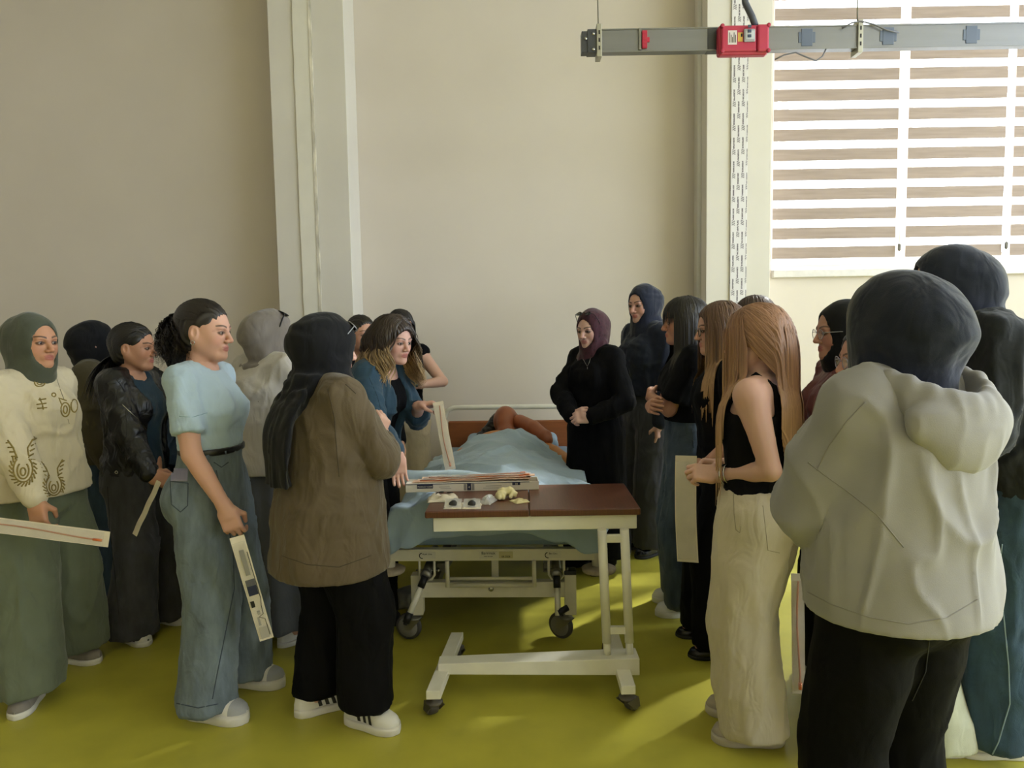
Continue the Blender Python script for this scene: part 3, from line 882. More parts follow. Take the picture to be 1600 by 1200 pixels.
                p[fc, 0] = np.where(p[fc, 0] >= part, .074, -.074)
                # neck, trunk, shoulders
                B = H.o + (p * q) @ H.R.T
                u = s.U.inv(B) / s.s; z = u[:, 2] + .95
                rx = np.interp(z, T[:, 0], T[:, 1]) * s.build + .036; ry = np.interp(z, T[:, 0], T[:, 2]) * s.build + .046; cy = np.interp(z, T[:, 0], T[:, 3])
                g = np.sqrt((u[:, 0] / rx)**2 + ((u[:, 1] - cy) / ry)**2) + 1e-6
                m_ = (g < 1) & (z < 1.40)
                u[m_, 0] /= g[m_]; u[m_, 1] = cy[m_] + (u[m_, 1] - cy[m_]) / g[m_]
                B2 = s.U.o + (u * s.s) @ s.U.R.T
                for i in range(2):
                    for cpt, rr in ((s.sh[i], .082 * s.b), (s.sh[i] * .72 + s.el[i] * .28, .075 * s.b)):
                        dv = B2 - cpt; l = np.linalg.norm(dv, axis=1); mm = l < rr
                        B2[mm] = cpt + dv[mm] / l[mm][:, None] * rr
                p = ((B2 - H.o) @ H.R) / q
        W = H.o + (paths * q) @ H.R.T
        # ribbons with thickness
        tn = np.gradient(W, axis=1); tn /= np.linalg.norm(tn, axis=2, keepdims=True) + 1e-9
        cen = H.p((0, -.01, 0)); ref = W - cen; ref[:, :, 2] *= .3
        nb = np.cross(tn, ref); nb /= np.linalg.norm(nb, axis=2, keepdims=True) + 1e-9
        no = np.cross(nb, tn)
        wd = width * (.6 + .8 * rng.rand(n))[:, None] * np.interp(np.linspace(0, 1, steps), [0, .1, .7, 1], [.5, 1, .9, .15])[None]
        tk = wd * .55
        ring = [W + nb * wd[..., None], W + no * tk[..., None] * 1.3, W - nb * wd[..., None]]
        V = np.stack(ring, 2).reshape(-1, 3)
        idx = np.arange(n * steps * 3).reshape(n, steps, 3)
        Fq = []
        for j in range(2):
            j2 = j + 1
            Fq.append(np.stack([idx[:, :-1, j], idx[:, 1:, j], idx[:, 1:, j2], idx[:, :-1, j2]], -1).reshape(-1, 4))
        Fq = np.concatenate(Fq)
        tt = np.linspace(0, 1, steps)[None, :, None]
        br = (.80 + .42 * rng.rand(n))[:, None, None]
        g = np.clip((tt - tipstart) / (1 - tipstart) + (rng.rand(n)[:, None, None] - .5) * .3, 0, 1)
        cc = (col * (1 - g) + tip * g) * br
        cc = np.repeat(cc.reshape(n, steps, 1, 3), 3, 2).reshape(-1, 3)
        Vs.append(V); Fs.append(Fq + off); Cs.append(cc)
        me = mesh_np(name, np.concatenate(Vs), np.concatenate(Fs), True, np.concatenate(Cs))
        o = new_obj(name, me, mat('hair', '201510', rough=0.42, vcol=True, spec=0.5), s.root)
        if label: o['label'] = label
        STAT.append((name, len(me.polygons)))
        return o
    # ---- shoes
    def shoes(s, m_up, m_sole, L=.245, W=.088, sole=.028, hgt=.078, stripes=None, laces=None, toe=None, lift=(0, 0), socks=None, chunky=False):
        for i in range(2):
            f, a = s.feet[i]; fr = Frame(f + (0, 0, lift[i]), rotz(a))
            k = s.s
            nt, na = 22, 15
            y = lambda t: (-.085 + L * t) * k
            def hw(t): return W / 2 * k * (np.interp(t, [0, .06, .2, .45, .7, .85, .95, 1], [.02, .55, .80, .80, 1.0, .92, .60, .02]))
            def hh(t): return k * np.interp(t, [0, .05, .25, .45, .62, .8, .93, 1], [.35, .95, 1.05, 1.12, .88, .60, .46, .15]) * hgt
            vs = []
            ts = np.concatenate([[0, .015, .04], np.linspace(.08, .92, nt - 6), [.96, .985, 1]])
            for t in ts:
                for j in range(na):
                    an = math.pi * j / (na - 1)
                    c, sn = math.cos(an), math.sin(an)
                    vs.append(fr.p((math.copysign(abs(c) ** .75, c) * hw(t), y(t), sole * .8 + hh(t) * max(sn, 0) ** .8)))
            idx = np.arange(len(ts) * na).reshape(len(ts), na)
            F_ = np.stack([idx[:-1, :-1], idx[1:, :-1], idx[1:, 1:], idx[:-1, 1:]], -1).reshape(-1, 4)
            up = new_obj('shoe', mesh_np('shoe', np.array(vs), F_), m_up, s.root)
            # sole: outline prism with a soft edge
            out = [(hw(t) * 1.07 + .002, y(t) * 1.012) for t in ts]
            ring = [(x, yy) for x, yy in out] + [(-x, yy) for x, yy in reversed(out)]
            vs = []; F_ = []
            lv = ((.0, .93), (.004, 1.0), (sole * .6, 1.02 if chunky else 1.0), (sole, .97), (sole * .85, .8))
            for li, (z, sc_) in enumerate(lv):
                for x, yy in ring:
                    zz = z
                    if chunky and li == 2: zz = z + .006 * math.sin(yy * 160)
                    vs.append(fr.p((x * sc_, .04 * k + (yy - .04 * k) * (sc_ * .15 + .85), zz)))
            n = len(ring)
            for r_ in range(len(lv) - 1):
                for j in range(n): F_.append((r_*n+j, r_*n+(j+1) % n, (r_+1)*n+(j+1) % n, (r_+1)*n+j))
            for j in range(len(out) - 1): F_.append((n-1-j, n-2-j, j+1, j))
            new_obj('sole', mesh_np('sole', np.array(vs), np.array(F_)), m_sole, up)
            if stripes:
                for t0 in (.36, .47, .58):
                    for side in (1, -1):
                        vs = []
                        for u_ in np.linspace(.02, .46, 7):
                            for dt in (0, .058):
                                t = t0 + dt - u_ * .28
                                an = math.pi * u_; c, sn = math.cos(an) * side, math.sin(an)
                                vs.append(fr.p((math.copysign(abs(c) ** .75, c) * (hw(t) + .0015), y(t), sole * .8 + (hh(t) + .0015) * sn ** .8)))
                        F_ = [(2*j, 2*j+1, 2*j+3, 2*j+2) for j in range(6)]
                        new_obj('stripe', mesh_np('stripe', np.array(vs), np.array(F_)), stripes, up)
            if laces:
                for t in (.48, .545, .61, .675):
                    mb = MB()
                    pts = []
                    for j in range(9):
                        an = math.pi * (.30 + .40 * j / 8); c, sn = math.cos(an), math.sin(an)
                        pts.append(fr.p((math.copysign(abs(c) ** .75, c) * (hw(t) + .002), y(t) + .006 * math.sin(j), sole * .8 + (hh(t) + .003) * sn ** .8)))
                    mb.tube(pts, .0035, 6); mb.build('lace', laces, up)
            if toe:
                vs = []
                tt = np.linspace(.80, .995, 7)
                for t in tt:
                    for j in range(na):
                        an = math.pi * j / (na - 1); c, sn = math.cos(an), math.sin(an)
                        vs.append(fr.p((math.copysign(abs(c) ** .75, c) * (hw(t) + .0015), y(t) + .001, sole * .8 + (hh(t) + .0015) * max(sn, 0) ** .8)))
                idx = np.arange(len(tt) * na).reshape(len(tt), na)
                F_ = np.stack([idx[:-1, :-1], idx[1:, :-1], idx[1:, 1:], idx[:-1, 1:]], -1).reshape(-1, 4)
                new_obj('toe_cap', mesh_np('toe_cap', np.array(vs), F_), toe, up)
    # ---- eyewear
    def glasses(s, up=0.0, back=0.0, col='2a2a2c', lens=None, tilt=0.0, r=.021, w=.0014, dark=False, name='glasses'):
        """in front of the eyes, or pushed up on the head"""
        H = s.Hf; q = s.hs
        Rt = rotx(rad(tilt))
        g = empty_part(name, s.root) if False else None
        P = lambda x, y, z: H.p(np.array((0, .088 - back, up)) * q + Rt @ (np.array((x, y, z)) * q))
        mb = MB()
        for d in (-1, 1):
            mb.tube([P(d * .033 + r * 1.12 * math.cos(t), .014 - .004 * abs(math.cos(t)), r * .92 * math.sin(t) - .003) for t in np.linspace(0, 2*math.pi, 20, False)], w * q, 6, closed=True)
            mb.tube([P(d * (.033 + r * 1.12), .010, .003), P(d * .071, .0, .004), P(d * .082, -.05, .003), P(d * .079, -.095, -.002), P(d * .074, -.11, -.018)], w * q, 6)
        mb.tube([P(-.012, .014, .002), P(0, .017, .004), P(.012, .014, .002)], w * q, 6)
        o = mb.build(name, mat('frame_' + col, col, .3, metal=.6), s.root)
        for d in (-1, 1):
            c = P(d * .033, .012, -.003)
            vs = [c] + [P(d * .033 + r * 1.1 * math.cos(t), .0125 - .004 * abs(math.cos(t)), r * .9 * math.sin(t) - .003) for t in np.linspace(0, 2*math.pi, 16, False)]
            n_ = H.v(Rt @ np.array((0, 1.0, 0))) * .0012
            vs2 = vs + [v_ + n_ for v_ in vs]
            F3 = [(0, 1 + j, 1 + (j + 1) % 16) for j in range(16)] + [(17, 18 + (j + 1) % 16, 18 + j) for j in range(16)]
            me = mesh_np('lens', np.array(vs2), np.array(F3))
            new_obj('lens', me, mat('dark_lens', '0c0c0e', .1) if dark else mat('clear_lens', 'ffffff', .05, alpha=.12), o)
        return o

def stand(px, Y, yaw, sep=.17, stride=0.0, py=800, toes=8):
    c = at(px, py, Y); a = rad(yaw); f = (math.cos(a), math.sin(a)); r = (math.sin(a), -math.cos(a))
    return [(c.x + r[0]*sep/2 + f[0]*stride/2, c.y + r[1]*sep/2 + f[1]*stride/2, yaw - toes), (c.x - r[0]*sep/2 - f[0]*stride/2, c.y - r[1]*sep/2 - f[1]*stride/2, yaw + toes)]
def GF(px, py, yaw): p = gnd(px, py); return (p.x, p.y, yaw)
def Hof(px, py, Y, extra=.012): return at(px, py, Y).z - extra
def draw_on(P, part, lines, r, m, name, off=.0, closed=False, sides=6):
    """thin raised line (seam, piping, embroidery) lying on a garment, along points seen at these pixels"""
    o = P.parts[part]; me = o.data
    M = P.root.matrix_basis
    Mi = M.inverted()
    if not hasattr(o, 'name'): return
    bvh = P.__dict__.setdefault('_bvh', {}).get(part)
    if bvh is None:
        n = len(me.vertices); co = np.empty(n * 3, np.float32); me.vertices.foreach_get('co', co); co = co.reshape(-1, 3)
        k = len(me.polygons); ix = np.empty(k * 4, np.int32); me.loops.foreach_get('vertex_index', ix)
        bvh = BVHTree.FromPolygons(co.tolist(), ix.reshape(-1, 4).tolist()); P._bvh[part] = bvh
    ro = Mi @ CAM
    mb = MB(); ok = False
    for ln in lines:
        pts = []
        for i in range(len(ln) - 1):
            (x0, y0), (x1, y1) = ln[i], ln[i+1]; k = max(1, int(math.hypot(x1-x0, y1-y0) / 4))
            pts += [(x0 + (x1-x0)*j/k, y0 + (y1-y0)*j/k) for j in range(k)]
        pts.append(ln[-1])
        run = []
        for px, py in pts:
            d = (Mi.to_3x3() @ ray(px, py)).normalized()
            h, nn, _, _ = bvh.ray_cast(ro, d)
            if h is None:
                if len(run) > 1: mb.tube(run, r, sides); ok = True
                run = []
            else: run.append(h + nn * off)
        if len(run) > 1: mb.tube(run, r, sides); ok = True
    if ok: return mb.build(name, m, o)
# ------------------------------------------------------------------ the room
M_wall = mat('wall_paint', 'd2c9bd', rough=0.9, var=0.025, vscale=1.7, bump=0.06, bscale=60, spec=0.2)
M_wall2 = mat('column_paint', 'd3cec4', rough=0.9, var=0.03, vscale=2.5, bump=0.05, bscale=60, spec=0.2)
M_white = mat('white_plastic', 'e6e4de', rough=0.45, var=0.02, vscale=5)
M_ceil = mat('ceiling_paint', 'e2ddd0', rough=0.95, var=0.02)
M_floor = mat('green_vinyl', 'b0a940', rough=0.40, var=0.09, vscale=5.5, bump=0.04, bscale=30, spec=0.35)
def struct(name, mb, m, bevel=0, parent=None):
    o = mb.build(name, m, parent, bevel)
    if parent is None: o['kind'] = 'structure'
    return o
struct('floor', MB().box((ROOM_L-.2, ROOM_F-.2, -.1), (ROOM_R+.2, WALL_Y+.25, 0)), M_floor)
struct('ceiling', MB().box((ROOM_L-.2, ROOM_F-.2, CEIL), (ROOM_R+.2, WALL_Y+.25, CEIL+.1)), M_ceil)
struct('wall_left', MB().box((ROOM_L-.2, ROOM_F-.2, 0), (ROOM_L, WALL_Y+.25, CEIL)), M_wall)
struct('wall_front', MB().box((ROOM_L, ROOM_F-.2, 0), (ROOM_R, ROOM_F, CEIL)), M_wall)
x0, x1, z0, z1 = WIN
struct('wall_back', MB().box((ROOM_L, WALL_Y, 0), (x0, WALL_Y+.25, CEIL)).box((x0, WALL_Y, 0), (x1, WALL_Y+.25, z0))
       .box((x0, WALL_Y, z1), (x1, WALL_Y+.25, CEIL)).box((x1, WALL_Y, 0), (ROOM_R, WALL_Y+.25, CEIL)), M_wall)
y0, y1, rz0, rz1 = RWIN
struct('wall_right', MB().box((ROOM_R, ROOM_F-.2, 0), (ROOM_R+.2, y0, CEIL)).box((ROOM_R, y1, 0), (ROOM_R+.2, WALL_Y+.25, CEIL))
       .box((ROOM_R, y0, 0), (ROOM_R+.2, y1, rz0)).box((ROOM_R, y0, rz1), (ROOM_R+.2, y1, CEIL)), M_wall)
def window(name, n, a0, a1, b0, b1, depth, axis):
    """PVC window: frame, posts, transom, glass panes"""
    def bx(mb, u0, u1, v0, v1, d0, d1):
        if axis == 'x': mb.box((u0, depth+d0, v0), (u1, depth+d1, v1))
        else: mb.box((depth+d0, u0, v0), (depth+d1, u1, v1))
        return mb
    mb = MB(); t = .07
    bx(mb, a0, a1, b0, b0+t, 0, .07); bx(mb, a0, a1, b1-t, b1, 0, .07); bx(mb, a0, a0+t, b0+t, b1-t, 0, .07); bx(mb, a1-t, a1, b0+t, b1-t, 0, .07)
    root = struct(name, mb, M_white)
    wd = (a1 - a0 - 2*t) / n
    tr = b0 + (b1 - b0) * .60
    for i in range(n):
        u0 = a0 + t + wd * i; u1 = u0 + wd
        if i: bx(MB(), u0-.035, u0+.035, b0+t, b1-t, .002, .068).build('window_post', M_white, root)
        bx(MB(), u0+.035, u1-.035, tr-.03, tr+.03, .004, .066).build('transom', M_white, root)
        for v0, v1 in ((b0+t, tr-.03), (tr+.03, b1-t)):
            s_ = MB(); e = .055; p0, p1 = u0+.036, u1-.036
            bx(s_, p0, p1, v0, v0+e, .008, .062); bx(s_, p0, p1, v1-e, v1, .008, .062); bx(s_, p0, p0+e, v0+e, v1-e, .008, .062); bx(s_, p1-e, p1, v0+e, v1-e, .008, .062)
            sash = s_.build('sash', M_white, root)
            bx(MB(), p0+e, p1-e, v0+e, v1-e, .03, .036).build('pane', M_glass, sash)
    return root
def glass_mat():
    m = bpy.data.materials.new('window_glass'); m.use_nodes = True
    nt = m.node_tree; nt.nodes.remove(nt.nodes['Principled BSDF'])
    t = nt.nodes.new('ShaderNodeBsdfTransparent'); t.inputs[0].default_value = (.93, .95, .95, 1)
    g = nt.nodes.new('ShaderNodeBsdfGlossy'); g.inputs['Roughness'].default_value = .02
    x = nt.nodes.new('ShaderNodeMixShader')
    x.inputs[0].default_value = .05; nt.links.new(t.outputs[0], x.inputs[1]); nt.links.new(g.outputs[0], x.inputs[2])
    nt.links.new(x.outputs[0], nt.nodes['Material Output'].inputs[0])
    return m
M_glass = glass_mat()
window('window_1', 3, WIN[0], WIN[1], WIN[2]+.03, WIN[3], WALL_Y+.10, 'x')
window('window_2', 5, RWIN[0], RWIN[1], RWIN[2], RWIN[3], ROOM_R+.08, 'y')
struct('trim_1', MB().box((WIN[0]-.0, WALL_Y-.05, WIN[2]-.03), (WIN[1]+.05, WALL_Y+.12, WIN[2]+.03)), mat('sill_stone', 'cfcac4', rough=.4, var=.06, vscale=20), .006)
# columns with a cover strip over the expansion joint
CD = 5.34
def xat(px, py, Y): return at(px, py, Y).x
cl0, cl1 = xat(427, 250, CD), xat(544, 250, CD)
cr0, cr1 = xat(1104, 250, CD), xat(1205, 250, CD)
struct('wall_column_left', MB().box((cl0, CD, 0), (cl1, WALL_Y, CEIL)), M_wall2, .004)
struct('wall_column_right', MB().box((cr0, CD, 0), (cr1, WALL_Y, CEIL)), M_wall2, .004)
struct('baseboard_back', MB().box((ROOM_L, WALL_Y-.015, 0), (cl0, WALL_Y, .1)).box((cl1, WALL_Y-.015, 0), (cr0, WALL_Y, .1)).box((cr1, WALL_Y-.015, 0), (ROOM_R, WALL_Y, .1)), M_white)
def ragged_strip(name, xa, xb, y, amp, m, seed):
    r = random.Random(seed); mb = MB(); n = 90
    L_ = [xa + r.uniform(-amp, amp) for _ in range(n+1)]; R_ = [xb + r.uniform(-amp, amp) for _ in range(n+1)]
    vs = []; 
    for i in range(n+1):
        z = CEIL * i / n
        vs += [(L_[i], y, z), (R_[i], y, z), (R_[i], y+.012, z), (L_[i], y+.012, z)]
    fs = []
    for i in range(n):
        for j in range(4): fs.append((4*i+j, 4*i+(j+1) % 4, 4*i+4+(j+1) % 4, 4*i+4+j))
    mb._add(vs, fs); return struct(name, mb, m)
xl0, xl1 = xat(466, 250, CD), xat(491, 250, CD)
ragged_strip('trim_2', xl0, xl1, CD-.012, .003, mat('cover_strip', 'dcd8cc', .5, var=.03), 4)
struct('trim_3', MB().box((xl1-.003, CD-.016, 0), (xl1+.018, CD-.003, CEIL)), mat('torn_film', 'cfc9ba', .6, var=.35, vscale=30, stretch=(1, 1, .25), bump=.9, bscale=40))
# printed protective film on the right strip: dark slanted marks in staggered columns
def film_mat():
    m = bpy.data.materials.new('printed_film'); m.use_nodes = True
    nt = m.node_tree; N = nt.nodes; L = nt.links; b = N['Principled BSDF']; b.inputs['Roughness'].default_value = .35
    tc = N.new('ShaderNodeTexCoord'); sx = N.new('ShaderNodeSeparateXYZ'); L.new(tc.outputs['Object'], sx.inputs[0])
    def mth(op, a, b_=None):
        n = N.new('ShaderNodeMath'); n.operation = op
        for i, v in enumerate((a, b_)):
            if v is None: continue
            if isinstance(v, (int, float)): n.inputs[i].default_value = v
            else: L.new(v, n.inputs[i])
        return n.outputs[0]
    u = mth('MULTIPLY', mth('SUBTRACT', sx.outputs[0], xat(1142, 250, CD)), 1 / .0325)          # column number
    colm = mth('FLOOR', u); fu = mth('FRACT', u)
    vz = mth('MULTIPLY', mth('ADD', sx.outputs[2], mth('MULTIPLY', colm, .083)), 1 / .168)
    fv = mth('FRACT', vz)
    thin = mth('MULTIPLY', mth('LESS_THAN', mth('ABSOLUTE', mth('SUBTRACT', fu, .5)), .17), mth('MULTIPLY', mth('GREATER_THAN', fv, .34), mth('LESS_THAN', fv, .82)))
    sl = mth('FRACT', mth('MULTIPLY', mth('ADD', fv, mth('MULTIPLY', fu, .10)), 14))
    logo = mth('MULTIPLY', mth('MULTIPLY', mth('LESS_THAN', mth('ABSOLUTE', mth('SUBTRACT', fu, .52)), .36), mth('MULTIPLY', mth('GREATER_THAN', fv, .10), mth('LESS_THAN', fv, .32))), mth('GREATER_THAN', sl, .42))
    nz = N.new('ShaderNodeTexNoise'); nz.inputs['Scale'].default_value = 160; L.new(tc.outputs['Object'], nz.inputs['Vector'])
    thin = mth('MULTIPLY', thin, mth('GREATER_THAN', nz.outputs['Fac'], .40))
    msk = mth('MAXIMUM', thin, logo)
    mx = N.new('ShaderNodeMix'); mx.data_type = 'RGBA'; L.new(msk, mx.inputs[0])
    mx.inputs[6].default_value = (*srgb('d6d3d2'), 1); mx.inputs[7].default_value = (*srgb('6c666a'), 1)
    L.new(mx.outputs[2], b.inputs['Base Color']); return m
struct('trim_4', MB().box((xat(1141, 250, CD), CD-.014, 0), (xat(1167, 250, CD), CD, CEIL)), film_mat(), .003)
struct('trim_5', MB().tube([(xat(1094, 250, 5.5), 5.5, 0), (xat(1094, 250, 5.5), 5.5, CEIL)], .022, 14), mat('pipe_paint', 'c9c6bd', .5))

# zebra blinds: opaque bands and sheer bands, one blind in front of each window light
M_band = mat('blind_band', 'b9a08a', rough=.9, var=.16, vscale=9, stretch=(.25, 1, 3), bump=.3, bscale=240, spec=.1)
def trans_mat(name, col, tr, transl):
    m = bpy.data.materials.new(name); m.use_nodes = True
    nt = m.node_tree; nt.nodes.remove(nt.nodes['Principled BSDF'])
    d = nt.nodes.new('ShaderNodeBsdfDiffuse'); t = nt.nodes.new('ShaderNodeBsdfTranslucent'); p = nt.nodes.new('ShaderNodeBsdfTransparent')
    for q in (d, t): q.inputs[0].default_value = (*srgb(col), 1)
    x = nt.nodes.new('ShaderNodeMixShader'); x.inputs[0].default_value = transl
    y = nt.nodes.new('ShaderNodeMixShader'); y.inputs[0].default_value = tr
    nz = nt.nodes.new('ShaderNodeTexNoise'); nz.inputs['Scale'].default_value = 6
    mp = nt.nodes.new('ShaderNodeMapping'); mp.inputs['Scale'].default_value = (.6, 1, 9); tc = nt.nodes.new('ShaderNodeTexCoord')
    nt.links.new(tc.outputs['Object'], mp.inputs[0]); nt.links.new(mp.outputs[0], nz.inputs['Vector'])
    rp = nt.nodes.new('ShaderNodeMapRange'); rp.inputs['To Min'].default_value = .75; rp.inputs['To Max'].default_value = 1.15
    nt.links.new(nz.outputs['Fac'], rp.inputs['Value'])
    mm = nt.nodes.new('ShaderNodeMix'); mm.data_type = 'RGBA'; mm.blend_type = 'MULTIPLY'; mm.inputs[0].default_value = 1
    mm.inputs[6].default_value = (*srgb(col), 1); nt.links.new(rp.outputs[0], mm.inputs[7])
    for q in (d, t): nt.links.new(mm.outputs[2], q.inputs[0])
    nt.links.new(d.outputs[0], x.inputs[1]); nt.links.new(t.outputs[0], x.inputs[2])
    nt.links.new(x.outputs[0], y.inputs[1]); nt.links.new(p.outputs[0], y.inputs[2])
    nt.links.new(y.outputs[0], nt.nodes['Material Output'].inputs[0]); return m
M_opq = trans_mat('blind_opaque', 'aa9a90', 0.0, 0.05)
M_sheer = trans_mat('blind_sheer', 'f2f0ee', 0.58, 0.55)
BY = WALL_Y - .07
def blind(xa, xb, zb, lbl, phase):
    r = empty('zebra_blind', ((xa+xb)/2, BY, zb)); tag(r, lbl, 'blind')
    def part(nm, mb, m):
        o = mb.build(nm, m, r); o.matrix_parent_inverse = Matrix.Translation(-r.location); return o
    z = zb; part('bottom_bar', MB().box((xa, BY-.010, zb), (xb, BY+.010, zb+.022)), M_white)
    z = zb + .022 + phase; i = 0
    part('sheer', MB().box((xa, BY, zb+.022), (xb, BY+.002, z)), M_sheer) if phase > .01 else None
    pitch, bh = .1475, .088
    while z < WIN[3] + .06:
        part('band', MB().box((xa, BY-.001, z), (xb, BY+.001, z+bh)), M_opq)
        part('sheer', MB().box((xa+.002, BY, z+bh), (xb-.002, BY+.002, z+pitch)), M_sheer)
        z += pitch
    part('cassette', MB().box((xa-.01, BY-.05, z), (xb+.01, BY+.05, z+.09)), M_white)
    part('cord', MB().tube([(xb+.022, BY-.02, z), (xb+.022, BY-.02, zb+.14)], .0025, 5), M_white)
    w_ = MB().lathe((xb+.022, BY-.02, zb+.14), (0, 0, 1), [(-.03, .004), (-.02, .012), (.02, .014), (.03, .004)], 10)
    part('cord_weight', w_, mat('grey_weight', '77736e', .5)); return r
zb1 = at(1300, 417, BY).z
blind(xat(1208, 250, BY), xat(1402, 250, BY), zb1, 'beige striped zebra blind nearest the column, full width', .045)
blind(xat(1418, 250, BY), xat(1570, 250, BY), zb1, 'beige striped zebra blind in the middle of the window', .045)
blind(xat(1583, 250, BY), xat(1583, 250, BY)+.9, zb1, 'beige striped zebra blind cut off by the right edge', .045)
# ------------------------------------------------------------------ hospital bed
M_cream = mat('cream_enamel', 'd9d4c0', rough=.42, var=.05, vscale=14, bump=.05, bscale=50)
M_cream2 = mat('white_enamel', 'e0ddd0', rough=.42, var=.04, vscale=14, bump=.05, bscale=50)
M_chrome = mat('chrome', 'b8b8b6', rough=.22, metal=1.0)
M_steel = mat('dull_steel', '8c8a84', rough=.45, metal=.9, var=.1)
M_black = mat('black_plastic', '17171a', rough=.45)
M_tyre = mat('grey_tyre', '4c4a49', rough=.7)
M_hub = mat('grey_hub', '807e7a', rough=.5)
M_headb = mat('headboard_brown', '8a4f28', rough=.5, var=.12, vscale=6, stretch=(1, 1, 8))
def text_obj(txt, size, m, parent, M, name='lettering', ext=.0006, align='CENTER'):
    cu = bpy.data.curves.new(name, 'FONT'); cu.body = txt; cu.size = size; cu.extrude = ext; cu.align_x = align; cu.align_y = 'CENTER'
    t = bpy.data.objects.new(name, cu); COL.objects.link(t)
    dg = bpy.context.evaluated_depsgraph_get(); me = bpy.data.meshes.new_from_object(t.evaluated_get(dg))
    bpy.data.objects.remove(t); bpy.data.curves.remove(cu)
    me.transform(M); me.materials.clear()
    return new_obj(name, me, m, parent)
def caster(root, x, y, r, yaw, w=.028, top=.17, M_t=None, fork=M_steel):
    c, s_ = math.cos(yaw), math.sin(yaw); ax = Vector((c, s_, 0)); fw = Vector((-s_, c, 0))
    cen = Vector((x, y, r)) + fw * .03
    wh = MB().lathe(cen - ax * w/2, ax, [(0, r*.55), (0, r*.80), (.002, r*.93), (w*.25, r), (w*.75, r), (w-.002, r*.93), (w, r*.80), (w, r*.55)], 26).build('caster', M_t or M_tyre, root)
    MB().lathe(cen - ax * (w/2+.003), ax, [(0, .008), (0, r*.74), (.004, r*.78), (w+.002, r*.78), (w+.006, r*.74), (w+.006, .008)], 22).build('hub', M_hub, wh)
    f = MB()
    for d in (-1, 1):
        o = ax * d * (w/2 + .007)
        f.hexa([cen+o-fw*.016-Vector((0,0,.012))-ax*.002, cen+o-fw*.016-Vector((0,0,.012))+ax*.002, cen+o+fw*.016-Vector((0,0,.012))+ax*.002, cen+o+fw*.016-Vector((0,0,.012))-ax*.002,
                Vector((x,y,top-.03))+o-fw*.035-ax*.002, Vector((x,y,top-.03))+o-fw*.035+ax*.002, Vector((x,y,top-.03))+o+fw*.035+ax*.002, Vector((x,y,top-.03))+o+fw*.035-ax*.002])
    f.lathe((x, y, top-.034), (0, 0, 1), [(0, .03), (.006, .034), (.012, .03), (.014, .015), (.034, .015)], 16)
    f.build('fork', fork, wh); return wh
bed = empty('hospital_bed', (-.105, 3.34, 0), rad(-2.1))
tag(bed, 'cream metal hospital bed with crank handles and brown headboard', 'bed')
P_ = lambda nm, mb, m=M_cream, bv=.004: mb.build(nm, m, bed, bv)
rail = P_('foot_rail', MB().box((-.485, 0, .395), (.485, .04, .452)))
for sx in (-1, 1):
    P_('side_rail', MB().box((sx*.485-.02, .04, .40), (sx*.485+.02, 2.06, .448)))
    P_('corner_post', MB().tube([(sx*.492, .02, .355), (sx*.492, .02, .465)], .024, 14), bv=0)
    P_('bumper_disc', MB().lathe((sx*.50, .01, .338), (0, 0, 1), [(0, .05), (.004, .078), (.018, .082), (.024, .07), (.026, .03)], 26), mat('bumper', 'a99c8a', .6, var=.2, vscale=30), 0)
    P_('hanging_rod', MB().tube([(sx*.52, .03, .34), (sx*.53, .03, .17)], .006, 8), M_chrome, 0)
    P_('chassis_leg', MB().box((sx*.365-.028, .0, .13), (sx*.365+.028, .06, .325)))
    P_('chassis_rail', MB().box((sx*.30-.025, .06, .22), (sx*.30+.025, 1.95, .27)), M_steel)
    caster(bed, sx*.365 - .02, .03, .064, rad(78 if sx < 0 else 58), top=.135)
    caster(bed, sx*.355, 1.92, .064, rad(20), top=.135)
    P_('chassis_leg', MB().box((sx*.355-.028, 1.89, .13), (sx*.355+.028, 1.95, .325)))
P_('chassis_beam', MB().box((-.34, .005, .215), (.34, .055, .29)))
P_('chassis_beam', MB().box((-.33, 1.895, .215), (.33, 1.945, .29)))
P_('leg_cap', MB().box((.336, -.002, .325), (.394, .062, .345)), M_black)
P_('brake_lock', MB().lathe((-.01, .003, .262), (0, -1, 0), [(0, .012), (.012, .012), (.014, .008)], 14), M_chrome, 0)
P_('inner_post', MB().box((-.012, .07, .22), (.022, .10, .40)))
for x in (-.205, .205): P_('rack_upright', MB().tube([(x-.01, -.012, .40), (x-.01, -.012, .275)], .0105, 10), bv=0)
for z in (.282, .315): P_('rack_bar', MB().tube([(-.205, -.012, z), (.187, -.012, z)], .008 if z > .3 else .0105, 10), bv=0)
P_('lift_strut', MB().box((-.30, .20, .28), (-.25, .9, .33), Matrix.Rotation(rad(-6), 4, 'X')), M_steel)
P_('lift_strut', MB().box((.24, .20, .28), (.29, .9, .33), Matrix.Rotation(rad(-6), 4, 'X')), M_steel)
